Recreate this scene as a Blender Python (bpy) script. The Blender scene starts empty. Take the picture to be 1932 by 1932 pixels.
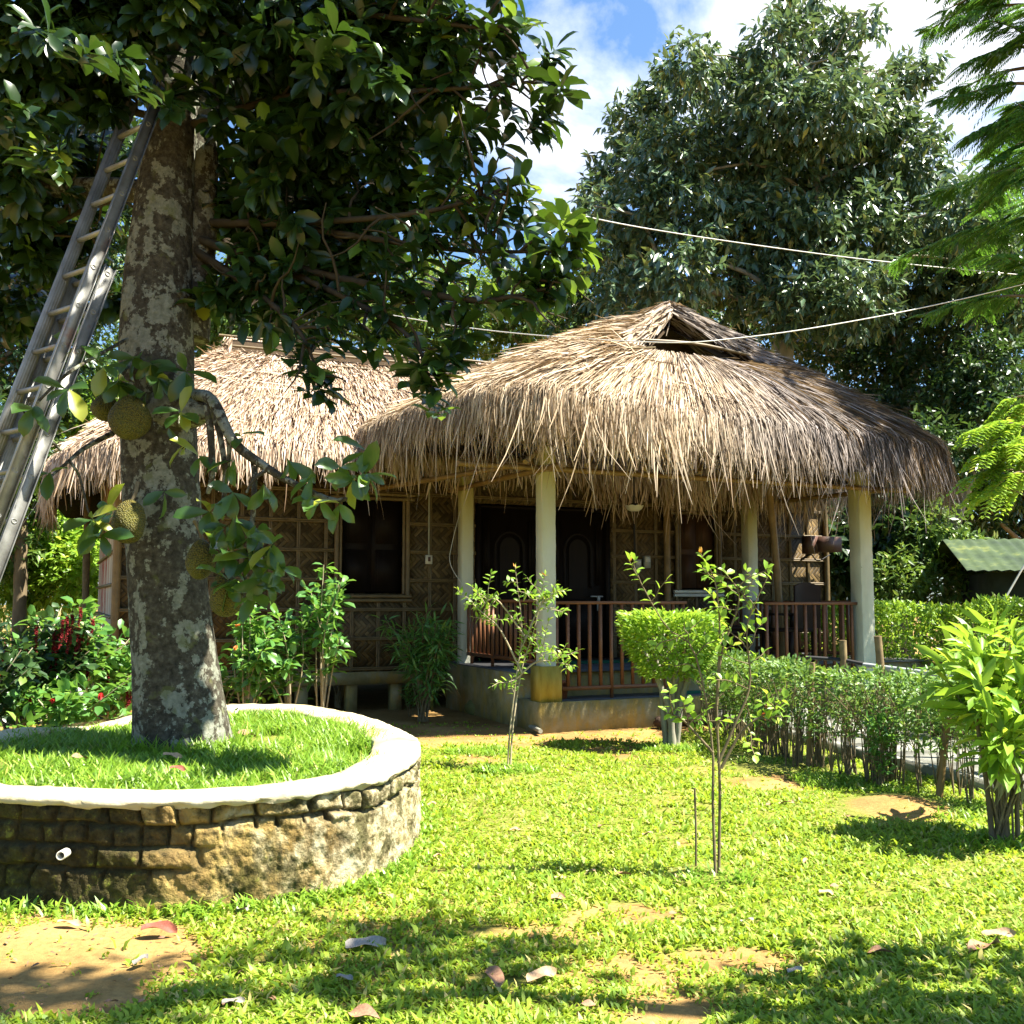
import bpy, math, random
import numpy as np
from mathutils import Vector, Matrix

R = np.random.default_rng(11)
random.seed(5)
S = bpy.context.scene
COL = S.collection

# ------------------------------------------------------------------ camera, sky, sun, exposure
EYE = 1.4
TH = math.atan((1137 - 966) / 1932)
cam_d = bpy.data.cameras.new('camera')
cam = bpy.data.objects.new('camera', cam_d)
COL.objects.link(cam)
cam.location = (0, 0, EYE)
cam.rotation_euler = (math.radians(90) + TH, 0, 0)
cam_d.sensor_width = 36
cam_d.lens = 36
cam_d.clip_end = 2000
S.camera = cam

SUN = np.array([0.63, -0.12, 1.0]); SUN /= np.linalg.norm(SUN)
SUN_EL = math.asin(SUN[2]); SUN_AZ = math.atan2(SUN[0], SUN[1])
S.view_settings.view_transform = 'Standard'
S.view_settings.look = 'None'
S.view_settings.exposure = 2.15
S.view_settings.gamma = 1.0
sl = bpy.data.lights.new('sun', 'SUN'); sl.energy = 5.0; sl.angle = math.radians(0.5); sl.color = (1.0, 0.94, 0.82)
so = bpy.data.objects.new('sun', sl); COL.objects.link(so)
so.rotation_euler = Vector(-SUN).to_track_quat('-Z', 'Y').to_euler()

W = bpy.data.worlds.new('World'); S.world = W; W.use_nodes = True
def world_nodes():
    nt = W.node_tree; nt.nodes.clear()
    n = nt.nodes.new; L = nt.links.new
    sky = n('ShaderNodeTexSky'); sky.sky_type = 'NISHITA'; sky.sun_disc = False
    sky.sun_elevation = SUN_EL; sky.sun_rotation = SUN_AZ
    sky.air_density = 1.0; sky.dust_density = 0.7; sky.ozone_density = 2.5
    tc = n('ShaderNodeTexCoord')
    mp = n('ShaderNodeMapping'); mp.inputs['Scale'].default_value = (1.0, 1.0, 1.5)
    mp.inputs['Location'].default_value = (0.33, 0.0, 0.42)
    L(tc.outputs['Generated'], mp.inputs['Vector'])
    no = n('ShaderNodeTexNoise'); no.inputs['Scale'].default_value = 3.1; no.inputs['Detail'].default_value = 9; no.inputs['Roughness'].default_value = 0.56
    no.inputs['Distortion'].default_value = 0.25
    L(mp.outputs['Vector'], no.inputs['Vector'])
    rp = n('ShaderNodeValToRGB'); rp.color_ramp.elements[0].position = 0.5; rp.color_ramp.elements[1].position = 0.64
    dt = n('ShaderNodeVectorMath'); dt.operation = 'DOT_PRODUCT'; dt.inputs[1].default_value = (0.2, 0.93, 0.3)   # clouds masked to the sky ahead; thinned elsewhere to lower the ambient fill
    L(tc.outputs['Generated'], dt.inputs[0])
    mr = n('ShaderNodeMapRange'); mr.inputs['From Min'].default_value = 0.55; mr.inputs['From Max'].default_value = 0.8; mr.inputs['To Min'].default_value = -0.3; mr.inputs['To Max'].default_value = 0.0
    L(dt.outputs['Value'], mr.inputs['Value'])
    ad = n('ShaderNodeMath'); ad.operation = 'ADD'; L(no.outputs['Fac'], ad.inputs[0]); L(mr.outputs['Result'], ad.inputs[1])
    L(ad.outputs[0], rp.inputs['Fac'])
    mx = n('ShaderNodeMix'); mx.data_type = 'RGBA'
    tint = n('ShaderNodeMix'); tint.data_type = 'RGBA'; tint.blend_type = 'MULTIPLY'; tint.inputs['Factor'].default_value = 1.0; tint.inputs['B'].default_value = (0.92, 1.12, 1.25, 1)
    L(sky.outputs['Color'], tint.inputs['A'])
    L(rp.outputs['Color'], mx.inputs['Factor']); L(tint.outputs['Result'], mx.inputs['A'])
    mx.inputs['B'].default_value = (7.4, 7.5, 7.8, 1)
    bg = n('ShaderNodeBackground'); bg.inputs['Strength'].default_value = 0.05
    L(mx.outputs['Result'], bg.inputs['Color'])
    out = n('ShaderNodeOutputWorld'); L(bg.outputs['Background'], out.inputs['Surface'])
world_nodes()
S.cycles.max_bounces = 6; S.cycles.diffuse_bounces = 2; S.cycles.glossy_bounces = 2; S.cycles.transmission_bounces = 4
S.cycles.caustics_reflective = False; S.cycles.caustics_refractive = False
S.cycles.use_denoising = True

# ------------------------------------------------------------------ helpers
def ray(px, py):
    u = (px - 966) / 1932; v = (966 - py) / 1932
    return np.array([u, math.cos(TH) - v * math.sin(TH), math.sin(TH) + v * math.cos(TH)])
def at(px, py, Y):
    r = ray(px, py); return r * (Y / r[1]) + np.array([0, 0, EYE])
def gp(px, py, z=0.0):
    r = ray(px, py); return r * ((z - EYE) / r[2]) + np.array([0, 0, EYE])
def nrm(a):
    a = np.asarray(a, float); return a / (np.linalg.norm(a, axis=-1, keepdims=True) + 1e-9)
def rnd(n, s=1.0):
    return R.normal(size=(n, 3)) * s
def spline(pts, n):
    P = np.asarray(pts, float); m = len(P)
    if m == 2:
        u = np.linspace(0, 1, n)[:, None]; return P[0] * (1 - u) + P[1] * u
    Q = np.vstack([2 * P[0] - P[1], P, 2 * P[-1] - P[-2]])
    out = []
    for x in np.linspace(0, m - 1 - 1e-6, n):
        i = int(x); f = x - i
        a, b, c, d = Q[i], Q[i + 1], Q[i + 2], Q[i + 3]
        out.append(0.5 * ((2 * b) + (c - a) * f + (2 * a - 5 * b + 4 * c - d) * f * f + (3 * b - a - 3 * c + d) * f ** 3))
    return np.array(out)
def lerp_rows(A, x):
    A = np.asarray(A, float); x = np.clip(np.asarray(x), 0, len(A) - 1 - 1e-6)
    i = x.astype(int); f = (x - i)
    if A.ndim > 1: f = f[..., None]
    return A[i] * (1 - f) + A[i + 1] * f
def vnoise(x, y, seed=0):
    xi = np.floor(x).astype(np.int64); yi = np.floor(y).astype(np.int64); fx = x - xi; fy = y - yi
    fx = fx * fx * (3 - 2 * fx); fy = fy * fy * (3 - 2 * fy)
    def h(a, b):
        k = (a * 374761393 + b * 668265263 + seed * 982451653) & 0x7fffffff
        k = ((k ^ (k >> 13)) * 1274126177) & 0x7fffffff
        return ((k ^ (k >> 16)) & 0xffff) / 65535.0
    return (h(xi, yi) * (1 - fx) + h(xi + 1, yi) * fx) * (1 - fy) + (h(xi, yi + 1) * (1 - fx) + h(xi + 1, yi + 1) * fx) * fy

class MB:
    """collects vertices and faces, links them as one mesh object"""
    def __init__(s): s.V = []; s.F = []; s.n = 0; s.mi = []
    def add(s, V, groups, mi=0):
        V = np.asarray(V, float).reshape(-1, 3)
        for g in groups:
            g = np.asarray(g, np.int64)
            if len(g): s.F.append(g + s.n); s.mi.append(np.full(len(g), mi))
        s.V.append(V); s.n += len(V)
    def box(s, lo, hi, mi=0, M=None):
        (x0, y0, z0), (x1, y1, z1) = lo, hi
        V = np.array([[x0,y0,z0],[x1,y0,z0],[x1,y1,z0],[x0,y1,z0],[x0,y0,z1],[x1,y0,z1],[x1,y1,z1],[x0,y1,z1]], float)
        if M is not None: V = V @ np.array(M)[:3, :3].T + np.array(M)[:3, 3]
        s.add(V, [[[3,2,1,0],[4,5,6,7],[0,1,5,4],[1,2,6,5],[2,3,7,6],[3,0,4,7]]], mi)
    def bar(s, a, b, wx, wy, ref=(0, 0, 1), mi=0):
        a = np.asarray(a, float); b = np.asarray(b, float); d = nrm(b - a); x = np.cross(d, ref)
        if np.linalg.norm(x) < 1e-3: x = np.cross(d, (1, 0, 0))
        x = nrm(x) * wx / 2; y = nrm(np.cross(x, d)) * wy / 2
        V = [a - x - y, a + x - y, a + x + y, a - x + y, b - x - y, b + x - y, b + x + y, b - x + y]
        s.add(V, [[[3,2,1,0],[4,5,6,7],[0,1,5,4],[1,2,6,5],[2,3,7,6],[3,0,4,7]]], mi)
    def tube(s, pts, rad, seg=8, mi=0, cap=True, prof=None):
        P = np.asarray(pts, float); n = len(P); rad = np.broadcast_to(np.asarray(rad, float), (n,))
        T = nrm(np.gradient(P, axis=0)); ref = np.array([0, 0, 1.0]) if abs(T[0][2]) < 0.9 else np.array([1.0, 0, 0])
        x = nrm(np.cross(T[0], ref)); V = []
        a = np.linspace(0, 2 * np.pi, seg, endpoint=False)
        for i in range(n):
            x = nrm(x - T[i] * np.dot(x, T[i])); y = np.cross(T[i], x)
            r = rad[i] * (1 if prof is None else prof(i, a))
            V.append(P[i] + (np.cos(a) * r)[:, None] * x + (np.sin(a) * r)[:, None] * y)
        V = np.vstack(V); j = np.arange(seg); k = (j + 1) % seg; F = []
        for i in range(n - 1):
            F.append(np.stack([i * seg + j, i * seg + k, (i + 1) * seg + k, (i + 1) * seg + j], 1))
        s.add(V, [np.vstack(F)], mi)
        if cap:
            s.add(V[:seg], [np.array([list(range(seg))[::-1]])], mi); s.add(V[-seg:], [np.array([list(range(seg))])], mi)
    def grid(s, V, nu, nv, close=False, mi=0):
        i, j = np.meshgrid(np.arange(nu if close else nu - 1), np.arange(nv - 1), indexing='ij'); i = i.ravel(); j = j.ravel(); i2 = (i + 1) % nu
        s.add(V, [np.stack([i * nv + j, i2 * nv + j, i2 * nv + j + 1, i * nv + j + 1], 1)], mi)
    def build(s, name, mat, parent=None, smooth=False, loc=None, attr=None):
        me = bpy.data.meshes.new(name)
        V = np.vstack(s.V); me.vertices.add(len(V)); me.vertices.foreach_set('co', V.astype(np.float32).ravel())
        tot = np.concatenate([np.full(len(g), g.shape[1]) for g in s.F]); idx = np.concatenate([g.ravel() for g in s.F])
        me.loops.add(len(idx)); me.loops.foreach_set('vertex_index', idx.astype(np.int32))
        st = np.concatenate([[0], np.cumsum(tot)[:-1]])
        me.polygons.add(len(tot)); me.polygons.foreach_set('loop_start', st.astype(np.int32)); me.polygons.foreach_set('loop_total', tot.astype(np.int32))
        mats = mat if isinstance(mat, (list, tuple)) else [mat]
        for m in mats: me.materials.append(m)
        if len(mats) > 1: me.polygons.foreach_set('material_index', np.concatenate(s.mi).astype(np.int32))
        if smooth: me.polygons.foreach_set('use_smooth', np.ones(len(tot), bool))
        if attr is not None:
            for k, val in attr.items():
                at_ = me.attributes.new(k, 'FLOAT', 'POINT'); at_.data.foreach_set('value', np.asarray(val, np.float32))
        me.update(calc_edges=True); me.validate()
        o = bpy.data.objects.new(name, me); COL.objects.link(o)
        if parent is not None: o.parent = parent
        if loc is not None: o.location = loc
        return o

def tag(o, label=None, cat=None, group=None, kind=None):
    if label: o['label'] = label
    if cat: o['category'] = cat
    if group: o['group'] = group
    if kind: o['kind'] = kind
    return o
def thing(name, label, cat, loc=(0, 0, 0), rz=0.0, group=None):
    o = bpy.data.objects.new(name, None); COL.objects.link(o); o.location = tuple(float(c) for c in loc); o.rotation_euler = (0, 0, rz)
    o.empty_display_size = 0.1
    return tag(o, label, cat, group)

# ---- materials
def nd(nt, t, ins=None, **at_):
    n = nt.nodes.new('ShaderNode' + t)
    for k, v in at_.items(): setattr(n, k, v)
    for k, v in (ins or {}).items():
        if isinstance(v, bpy.types.NodeSocket): nt.links.new(v, n.inputs[k])
        else:
            if isinstance(v, (tuple, list)) and len(v) == 3 and n.inputs[k].type == 'RGBA': v = (*v, 1)
            n.inputs[k].default_value = v
    return n
def mth(nt, op, a, b=0.0, c=0.0):
    n = nt.nodes.new('ShaderNodeMath'); n.operation = op
    for i, v in enumerate((a, b, c)):
        if isinstance(v, bpy.types.NodeSocket): nt.links.new(v, n.inputs[i])
        else: n.inputs[i].default_value = v
    return n.outputs[0]
def mixc(nt, f, a, b, mode='MIX'):
    n = nt.nodes.new('ShaderNodeMix'); n.data_type = 'RGBA'; n.blend_type = mode
    for k, v in (('Factor', f), ('A', a), ('B', b)):
        sk = [i for i in n.inputs if i.name == k and i.type in (('VALUE',) if k == 'Factor' else ('RGBA',))][0]
        if isinstance(v, bpy.types.NodeSocket): nt.links.new(v, sk)
        else: sk.default_value = (*v, 1) if isinstance(v, (tuple, list)) and len(v) == 3 else v
    return [o for o in n.outputs if o.type == 'RGBA'][0]
def ramp(nt, f, stops, interp='LINEAR'):
    n = nt.nodes.new('ShaderNodeValToRGB'); cr = n.color_ramp; cr.interpolation = interp
    while len(cr.elements) < len(stops): cr.elements.new(0.5)
    for e, (p, c) in zip(cr.elements, stops):
        e.position = p; e.color = (*c, 1) if isinstance(c, (tuple, list)) else (c, c, c, 1)
    nt.links.new(f, n.inputs['Fac']); return n.outputs['Color']
def new_mat(name):
    m = bpy.data.materials.new(name); m.use_nodes = True; m.node_tree.nodes.clear(); return m, m.node_tree
def finish(nt, color, rough=0.7, spec=0.3, bump=None, bstr=0.3, bdist=0.01, trans=0.0, tcol=None, metal=0.0, emit=None):
    ins = {'Base Color': color, 'Roughness': rough, 'Specular IOR Level': spec, 'Metallic': metal}
    if bump is not None: ins['Normal'] = nd(nt, 'Bump', {'Height': bump, 'Strength': bstr, 'Distance': bdist}).outputs[0]
    p = nd(nt, 'BsdfPrincipled', ins); out = p.outputs[0]
    if trans > 0:
        t = nd(nt, 'BsdfTranslucent', {'Color': tcol if tcol is not None else color})
        out = nd(nt, 'MixShader', {0: trans, 1: out, 2: t.outputs[0]}).outputs[0]
    nt.links.new(out, nd(nt, 'OutputMaterial').inputs[0])
def noise(nt, scale, detail=4, rough=0.55, vec=None, dist=0.0):
    ins = {'Scale': scale, 'Detail': detail, 'Roughness': rough, 'Distortion': dist}
    if vec is not None: ins['Vector'] = vec
    return nd(nt, 'TexNoise', ins).outputs['Fac']
def objco(nt): return nd(nt, 'TexCoord').outputs['Object']
def scaled(nt, vec, sc): return nd(nt, 'Mapping', {'Vector': vec, 'Scale': sc}).outputs[0]

def leaf_mat(name, c1, c2, c3=None, trans=0.3, rough=0.42, spec=0.45, tcol=None, third=0.06):
    m, nt = new_mat(name)
    g = nd(nt, 'NewGeometry').outputs['Random Per Island']
    st = [(0.0, c1), (1.0 - third - 0.02, c2)]
    st += [(1.0 - third, c3), (1.0, c3)] if c3 else [(1.0, c2)]
    col = ramp(nt, g, st)
    tc = tcol or tuple(min(1, c * k) for c, k in zip(c2, (1.9, 1.7, 0.9)))
    finish(nt, col, rough, spec, trans=trans, tcol=mixc(nt, 0.6, col, tc))
    return m
def simple_mat(name, c1, c2=None, rough=0.6, spec=0.3, sc=6.0, bstr=0.2, bdist=0.004, metal=0.0, stretch=(1, 1, 1), island=False):
    m, nt = new_mat(name)
    v = scaled(nt, objco(nt), stretch)
    f = noise(nt, sc, 6, 0.6, v)
    c2 = c2 or tuple(x * 0.75 for x in c1)
    col = ramp(nt, f, [(0.3, c2), (0.7, c1)])
    if island:
        g = nd(nt, 'NewGeometry').outputs['Random Per Island']
        col = mixc(nt, 1.0, col, ramp(nt, g, [(0, 0.7), (1, 1.25)]), 'MULTIPLY')
    finish(nt, col, rough, spec, bump=f, bstr=bstr, bdist=bdist, metal=metal)
    return m

# ---- leaves: every leaf is a small folded blade
T_SIMPLE = (np.array([[0,0,0],[.45,.5,.06],[1,0,-.06],[.45,-.5,.06]]), [np.array([[0,1,2],[0,2,3]])])
T_LEAF = (np.array([[0,0,0],[.32,.42,.07],[.32,0,0],[.32,-.42,.07],[.7,.46,.03],[.72,0,-.05],[.7,-.46,.03],[1,0,-.16]]),
          [np.array([[0,2,1],[0,3,2],[4,5,7],[5,6,7]]), np.array([[1,2,5,4],[2,3,6,5]])])
T_OBO = (np.array([[0,0,0],[.3,.32,.06],[.3,0,0],[.3,-.32,.06],[.62,.5,.05],[.64,0,-.03],[.62,-.5,.05],[.87,.36,-.02],[.89,0,-.09],[.87,-.36,-.02],[1,0,-.17]]),
         [np.array([[0,2,1],[0,3,2],[7,8,10],[8,9,10]]), np.array([[1,2,5,4],[2,3,6,5],[4,5,8,7],[5,6,9,8]])])
T_LANCE = (np.array([[0,0,0],[.3,.45,.05],[.3,-.45,.05],[.68,.36,-.03],[.68,-.36,-.03],[1,0,-.2]]),
           [np.array([[0,2,1],[3,4,5]]), np.array([[1,2,4,3]])])
def leaves(mb, P, D, Nn, L, Wd, tpl=T_SIMPLE, mi=0):
    T, groups = tpl
    P = np.asarray(P, float); n = len(P); D = nrm(D); Nn = Nn - D * np.sum(Nn * D, 1, keepdims=True); Nn = nrm(Nn); Sd = np.cross(Nn, D)
    L = np.broadcast_to(L, (n,)); Wd = np.broadcast_to(Wd, (n,))
    V = P[:, None] + T[None, :, 0:1] * (D * L[:, None])[:, None] + T[None, :, 1:2] * (Sd * Wd[:, None])[:, None] + T[None, :, 2:3] * (Nn * L[:, None])[:, None]
    k = len(T); off = (np.arange(n) * k)[:, None, None]
    mb.add(V.reshape(-1, 3), [(g[None] + off).reshape(-1, g.shape[1]) for g in groups], mi)
def blob_points(n, blobs, surf=0.45):
    c = np.array([b[0] for b in blobs]); r = np.array([b[1] for b in blobs])
    k = R.choice(len(blobs), n, p=r ** 2 / np.sum(r ** 2))
    d = nrm(rnd(n)); rr = R.random(n) ** surf
    return c[k] + d * (rr * r[k])[:, None] * np.array([1, 1, 0.85]), d, k
def tree_crown(mb, blobs, ntwig, per, L, Wr, droop=0.35, twig=0.35, tpl=T_SIMPLE, surf=0.4, up=0.25, mi=0):
    p, d, k = blob_points(ntwig, blobs, surf)
    td = nrm(d + rnd(ntwig, 0.45) + np.array([0, 0, up]))
    u = R.random((ntwig, per)); tl = twig * R.uniform(.6, 1.2, ntwig)
    P = (p[:, None] + td[:, None] * (u * tl[:, None])[..., None]).reshape(-1, 3)
    D = (td[:, None] * 0.55 + R.normal(size=(ntwig, per, 3)) * 0.6).reshape(-1, 3); D[:, 2] -= droop
    Nn = rnd(len(P), 0.5) + np.array([0.15, -0.1, 1.0])
    ll = L * R.uniform(.6, 1.25, len(P))
    leaves(mb, P, D, Nn, ll, ll * Wr, tpl, mi)
def limb(mb, a, b, r0, r1, sag=0.0, seg=6, n=8, jit=0.06):
    a = np.asarray(a, float); b = np.asarray(b, float); l = np.linalg.norm(b - a)
    m1 = a * .62 + b * .38 + rnd(1, jit * l)[0] + np.array([0, 0, sag * l]); m2 = a * .3 + b * .7 + rnd(1, jit * l)[0] + np.array([0, 0, sag * l * .7])
    pts = spline([a, m1, m2, b], n); mb.tube(pts, np.linspace(r0, r1, n), seg); return pts
# ------------------------------------------------------------------ materials of the place
M = {}
def mats():
    # ground: soil with worn grass
    m, nt = new_mat('soil'); v = objco(nt)
    a = nd(nt, 'Attribute', attribute_name='bare').outputs['Fac']
    n1 = noise(nt, 1.6, 6, .6, v); n2 = noise(nt, 38, 5, .65, v); n3 = noise(nt, 160, 3, .6, v)
    dirt = ramp(nt, n1, [(.3, (.22, .125, .042)), (.55, (.31, .19, .066)), (.75, (.37, .24, .095))])
    dirt = mixc(nt, 1.0, dirt, ramp(nt, n2, [(.3, .72), (.6, 1.05)]), 'MULTIPLY')
    lawn = ramp(nt, n2, [(.3, (.10, .11, .022)), (.55, (.17, .18, .035)), (.75, (.26, .21, .07))])
    f = mth(nt, 'ADD', a, mth(nt, 'MULTIPLY', mth(nt, 'SUBTRACT', n2, .5), .7))
    col = mixc(nt, ramp(nt, f, [(.3, 0.0), (.6, 1.0)]), lawn, dirt)
    finish(nt, col, .95, .1, bump=mth(nt, 'ADD', n2, mth(nt, 'MULTIPLY', n3, .5)), bstr=.6, bdist=.012); M['soil'] = m
    M['grass'] = leaf_mat('grass_blade', (.12, .23, .016), (.30, .40, .035), (.50, .42, .14), trans=.42, rough=.5, spec=.3, tcol=(.50, .62, .04), third=.09)
    M['grass2'] = leaf_mat('grass_blade_long', (.10, .21, .016), (.25, .38, .035), (.40, .38, .08), trans=.38, rough=.4, spec=.4, tcol=(.30, .55, .05), third=.04)
    # thatch strands
    def thatch(name, stops, gx0, gx1, grey):
        m, nt = new_mat(name); v = objco(nt)
        g = nd(nt, 'NewGeometry').outputs['Random Per Island']
        col = ramp(nt, g, stops)
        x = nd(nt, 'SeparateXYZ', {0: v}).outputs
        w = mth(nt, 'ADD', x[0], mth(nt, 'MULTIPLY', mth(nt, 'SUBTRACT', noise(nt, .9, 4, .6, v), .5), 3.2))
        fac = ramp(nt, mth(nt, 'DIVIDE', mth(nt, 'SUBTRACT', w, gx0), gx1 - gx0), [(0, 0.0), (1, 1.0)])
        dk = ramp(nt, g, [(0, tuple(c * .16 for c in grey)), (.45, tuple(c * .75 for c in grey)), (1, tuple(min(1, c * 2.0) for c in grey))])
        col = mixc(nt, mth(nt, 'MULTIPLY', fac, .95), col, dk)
        col = mixc(nt, 1.0, col, ramp(nt, noise(nt, 2.2, 5, .6, v), [(.3, .72), (.65, 1.1)]), 'MULTIPLY')
        finish(nt, col, .62, .25, trans=.12, tcol=(.55, .36, .16)); return m
    straw = [(0, (.07, .045, .024)), (.22, (.25, .17, .095)), (.5, (.50, .38, .24)), (.8, (.66, .54, .38)), (1, (.42, .32, .22))]
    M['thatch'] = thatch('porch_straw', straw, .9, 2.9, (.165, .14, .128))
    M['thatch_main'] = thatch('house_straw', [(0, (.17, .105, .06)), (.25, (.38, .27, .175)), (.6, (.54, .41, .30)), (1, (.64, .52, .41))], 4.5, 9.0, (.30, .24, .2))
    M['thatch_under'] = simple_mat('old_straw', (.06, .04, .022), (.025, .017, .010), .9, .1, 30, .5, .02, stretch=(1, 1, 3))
    # woven bamboo
    def weave(name, ca, cb, w=.052):
        m, nt = new_mat(name); x, y, z = nd(nt, 'SeparateXYZ', {0: objco(nt)}).outputs
        h = mth(nt, 'ADD', x, y)
        u = mth(nt, 'DIVIDE', mth(nt, 'ADD', h, z), 1.414 * w); v = mth(nt, 'DIVIDE', mth(nt, 'SUBTRACT', h, z), 1.414 * w)
        i = mth(nt, 'FLOOR', u); j = mth(nt, 'FLOOR', v)
        k = mth(nt, 'FLOORED_MODULO', mth(nt, 'SUBTRACT', i, j), 6.0)
        over = mth(nt, 'LESS_THAN', k, 3.0)
        fu = mth(nt, 'FRACT', u); fv = mth(nt, 'FRACT', v)
        ac = mth(nt, 'ADD', mth(nt, 'MULTIPLY', fu, over), mth(nt, 'MULTIPLY', fv, mth(nt, 'SUBTRACT', 1.0, over)))
        e = mth(nt, 'SUBTRACT', 1.0, mth(nt, 'POWER', mth(nt, 'ABSOLUTE', mth(nt, 'SUBTRACT', mth(nt, 'MULTIPLY', ac, 2.0), 1.0)), 4.0))
        sid = mth(nt, 'ADD', mth(nt, 'MULTIPLY', i, over), mth(nt, 'MULTIPLY', mth(nt, 'ADD', j, 57.3), mth(nt, 'SUBTRACT', 1.0, over)))
        blk = mth(nt, 'FLOOR', mth(nt, 'DIVIDE', mth(nt, 'ADD', i, j), 3.0))
        wn = nd(nt, 'TexWhiteNoise', {'W': mth(nt, 'ADD', sid, mth(nt, 'MULTIPLY', blk, 13.7))}, noise_dimensions='1D').outputs['Value']
        col = mixc(nt, wn, ca, cb)
        col = mixc(nt, 1.0, col, ramp(nt, noise(nt, 2.5, 5, .6, objco(nt)), [(.3, .65), (.65, 1.08)]), 'MULTIPLY')
        col = mixc(nt, ramp(nt, e, [(.05, 1.0), (.45, 0.0)]), col, (.022, .014, .006))
        finish(nt, col, .6, .3, bump=e, bstr=.8, bdist=.012); return m
    M['weave'] = weave('woven_bamboo', (.05, .032, .010), (.145, .096, .036))
    M['batten'] = simple_mat('bamboo_batten', (.15, .105, .042), (.075, .05, .02), .5, .35, 9, .2, .003, stretch=(1, 1, 1))
    M['bamboo'] = simple_mat('bamboo_pole', (.24, .15, .05), (.13, .08, .028), .5, .35, 7, .2, .003)
    M['stick'] = simple_mat('weathered_stick', (.26, .19, .09), (.14, .10, .05), .8, .2, 12, .4, .004)
    m, nt = new_mat('bamboo_strips'); x, y, z = nd(nt, 'SeparateXYZ', {0: objco(nt)}).outputs
    g = nd(nt, 'NewGeometry').outputs['Random Per Island']
    c = ramp(nt, g, [(0, (.28, .07, .045)), (.3, (.40, .15, .10)), (.34, (.42, .36, .28)), (.8, (.55, .50, .40)), (1, (.25, .17, .09))])
    c = mixc(nt, ramp(nt, noise(nt, 5, 5, .6, objco(nt)), [(.4, 0.0), (.7, .8)]), c, (.46, .41, .33)); finish(nt, c, .7, .2); M['strips'] = m
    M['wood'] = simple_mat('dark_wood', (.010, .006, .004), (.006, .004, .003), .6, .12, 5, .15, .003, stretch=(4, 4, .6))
    M['shutter'] = simple_mat('brown_wood', (.07, .034, .016), (.04, .02, .010), .6, .2, 5, .15, .003, stretch=(4, 4, .6))
    M['chair'] = simple_mat('chair_wood', (.03, .016, .011), (.016, .009, .007), .55, .2, 6, .15, .003)
    M['rail'] = simple_mat('brown_painted_steel', (.20, .085, .035), (.14, .058, .026), .5, .35, 9, .15, .002)
    # posts, plinth, foundation
    m, nt = new_mat('post_paint'); v = objco(nt); z = nd(nt, 'SeparateXYZ', {0: v}).outputs[2]
    n1 = noise(nt, 3, 6, .65, scaled(nt, v, (1, 1, .35))); n2 = noise(nt, 26, 5, .65, v)
    c = ramp(nt, n1, [(.25, (.40, .395, .29)), (.6, (.55, .55, .43))])
    zz = mth(nt, 'ADD', z, mth(nt, 'MULTIPLY', mth(nt, 'SUBTRACT', n1, .5), 1.6))
    c = mixc(nt, ramp(nt, mth(nt, 'DIVIDE', mth(nt, 'SUBTRACT', zz, 2.0), 1.0), [(0, 0.0), (1, .8)]), c, (.33, .28, .045))
    c = mixc(nt, ramp(nt, n2, [(.68, 0.0), (.74, .85)]), c, (.13, .12, .07))
    finish(nt, c, .8, .2, bump=n2, bstr=.5, bdist=.01); M['post'] = m
    m, nt = new_mat('plinth_paint'); v = objco(nt)
    n1 = noise(nt, 7, 6, .65, scaled(nt, v, (1, 1, .3))); c = ramp(nt, n1, [(.3, (.24, .17, .025)), (.55, (.36, .28, .05)), (.8, (.42, .35, .12))]); finish(nt, c, .8, .2, bump=noise(nt, 30, 4, .6, v), bstr=.25); M['plinth'] = m
    m, nt = new_mat('foundation_render'); v = objco(nt); n1 = noise(nt, 2.6, 7, .65, v); n2 = noise(nt, 9, 6, .6, scaled(nt, v, (1, 1, .35)))
    c = ramp(nt, n1, [(.3, (.15, .13, .045)), (.5, (.26, .215, .10)), (.7, (.34, .31, .21))]); c = mixc(nt, ramp(nt, n2, [(.5, 0.0), (.62, .65)]), c, (.36, .25, .06))
    finish(nt, c, .9, .1, bump=noise(nt, 40, 5, .65, v), bstr=.5); M['found'] = m
    m, nt = new_mat('path_concrete'); v = objco(nt); n1 = noise(nt, 2.2, 7, .65, v); n2 = noise(nt, 60, 5, .65, v)
    c = ramp(nt, n1, [(.3, (.13, .13, .10)), (.65, (.29, .29, .25))]); finish(nt, c, .9, .15, bump=n2, bstr=.4); M['concrete'] = m
    M['floor'] = simple_mat('cement_floor', (.12, .12, .125), (.07, .075, .08), .6, .3, 4, .1)
    M['mat'] = simple_mat('green_matting', (.03, .20, .11), (.02, .13, .08), .9, .1, 80, .4)
    M['terracotta'] = simple_mat('terracotta', (.34, .12, .06), (.25, .085, .045), .8, .2, 12)
    M['white'] = simple_mat('white_plastic', (.62, .60, .50), (.5, .48, .4), .45, .4, 6, .05)
    M['dirtywhite'] = simple_mat('dirty_plastic', (.34, .33, .26), (.22, .22, .17), .5, .35, 6, .05)
    M['black'] = simple_mat('black_cable', (.02, .02, .02), (.012, .012, .012), .6, .3)
    M['cable'] = simple_mat('pale_cable', (.62, .62, .58), (.5, .5, .46), .5, .3)
    M['pipe'] = simple_mat('grey_pipe', (.34, .36, .36), (.24, .26, .26), .5, .35, 8)
    M['boxbrown'] = simple_mat('brown_sheet', (.10, .05, .035), (.06, .03, .022), .5, .35, 8)
    M['rock'] = simple_mat('dark_rock', (.10, .065, .045), (.05, .035, .025), .95, .1, 9, .8, .02)
    M['mossrock'] = simple_mat('mossy_rock', (.20, .19, .07), (.10, .11, .04), .95, .1, 7, .8, .02)
    # jackfruit bark with lichen
    m, nt = new_mat('lichen_bark'); v = objco(nt)
    n1 = noise(nt, 6.5, 6, .66, scaled(nt, v, (1, 1, .6)), .4); n2 = noise(nt, 26, 6, .65, v); n3 = noise(nt, 9, 4, .5, v)
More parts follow.
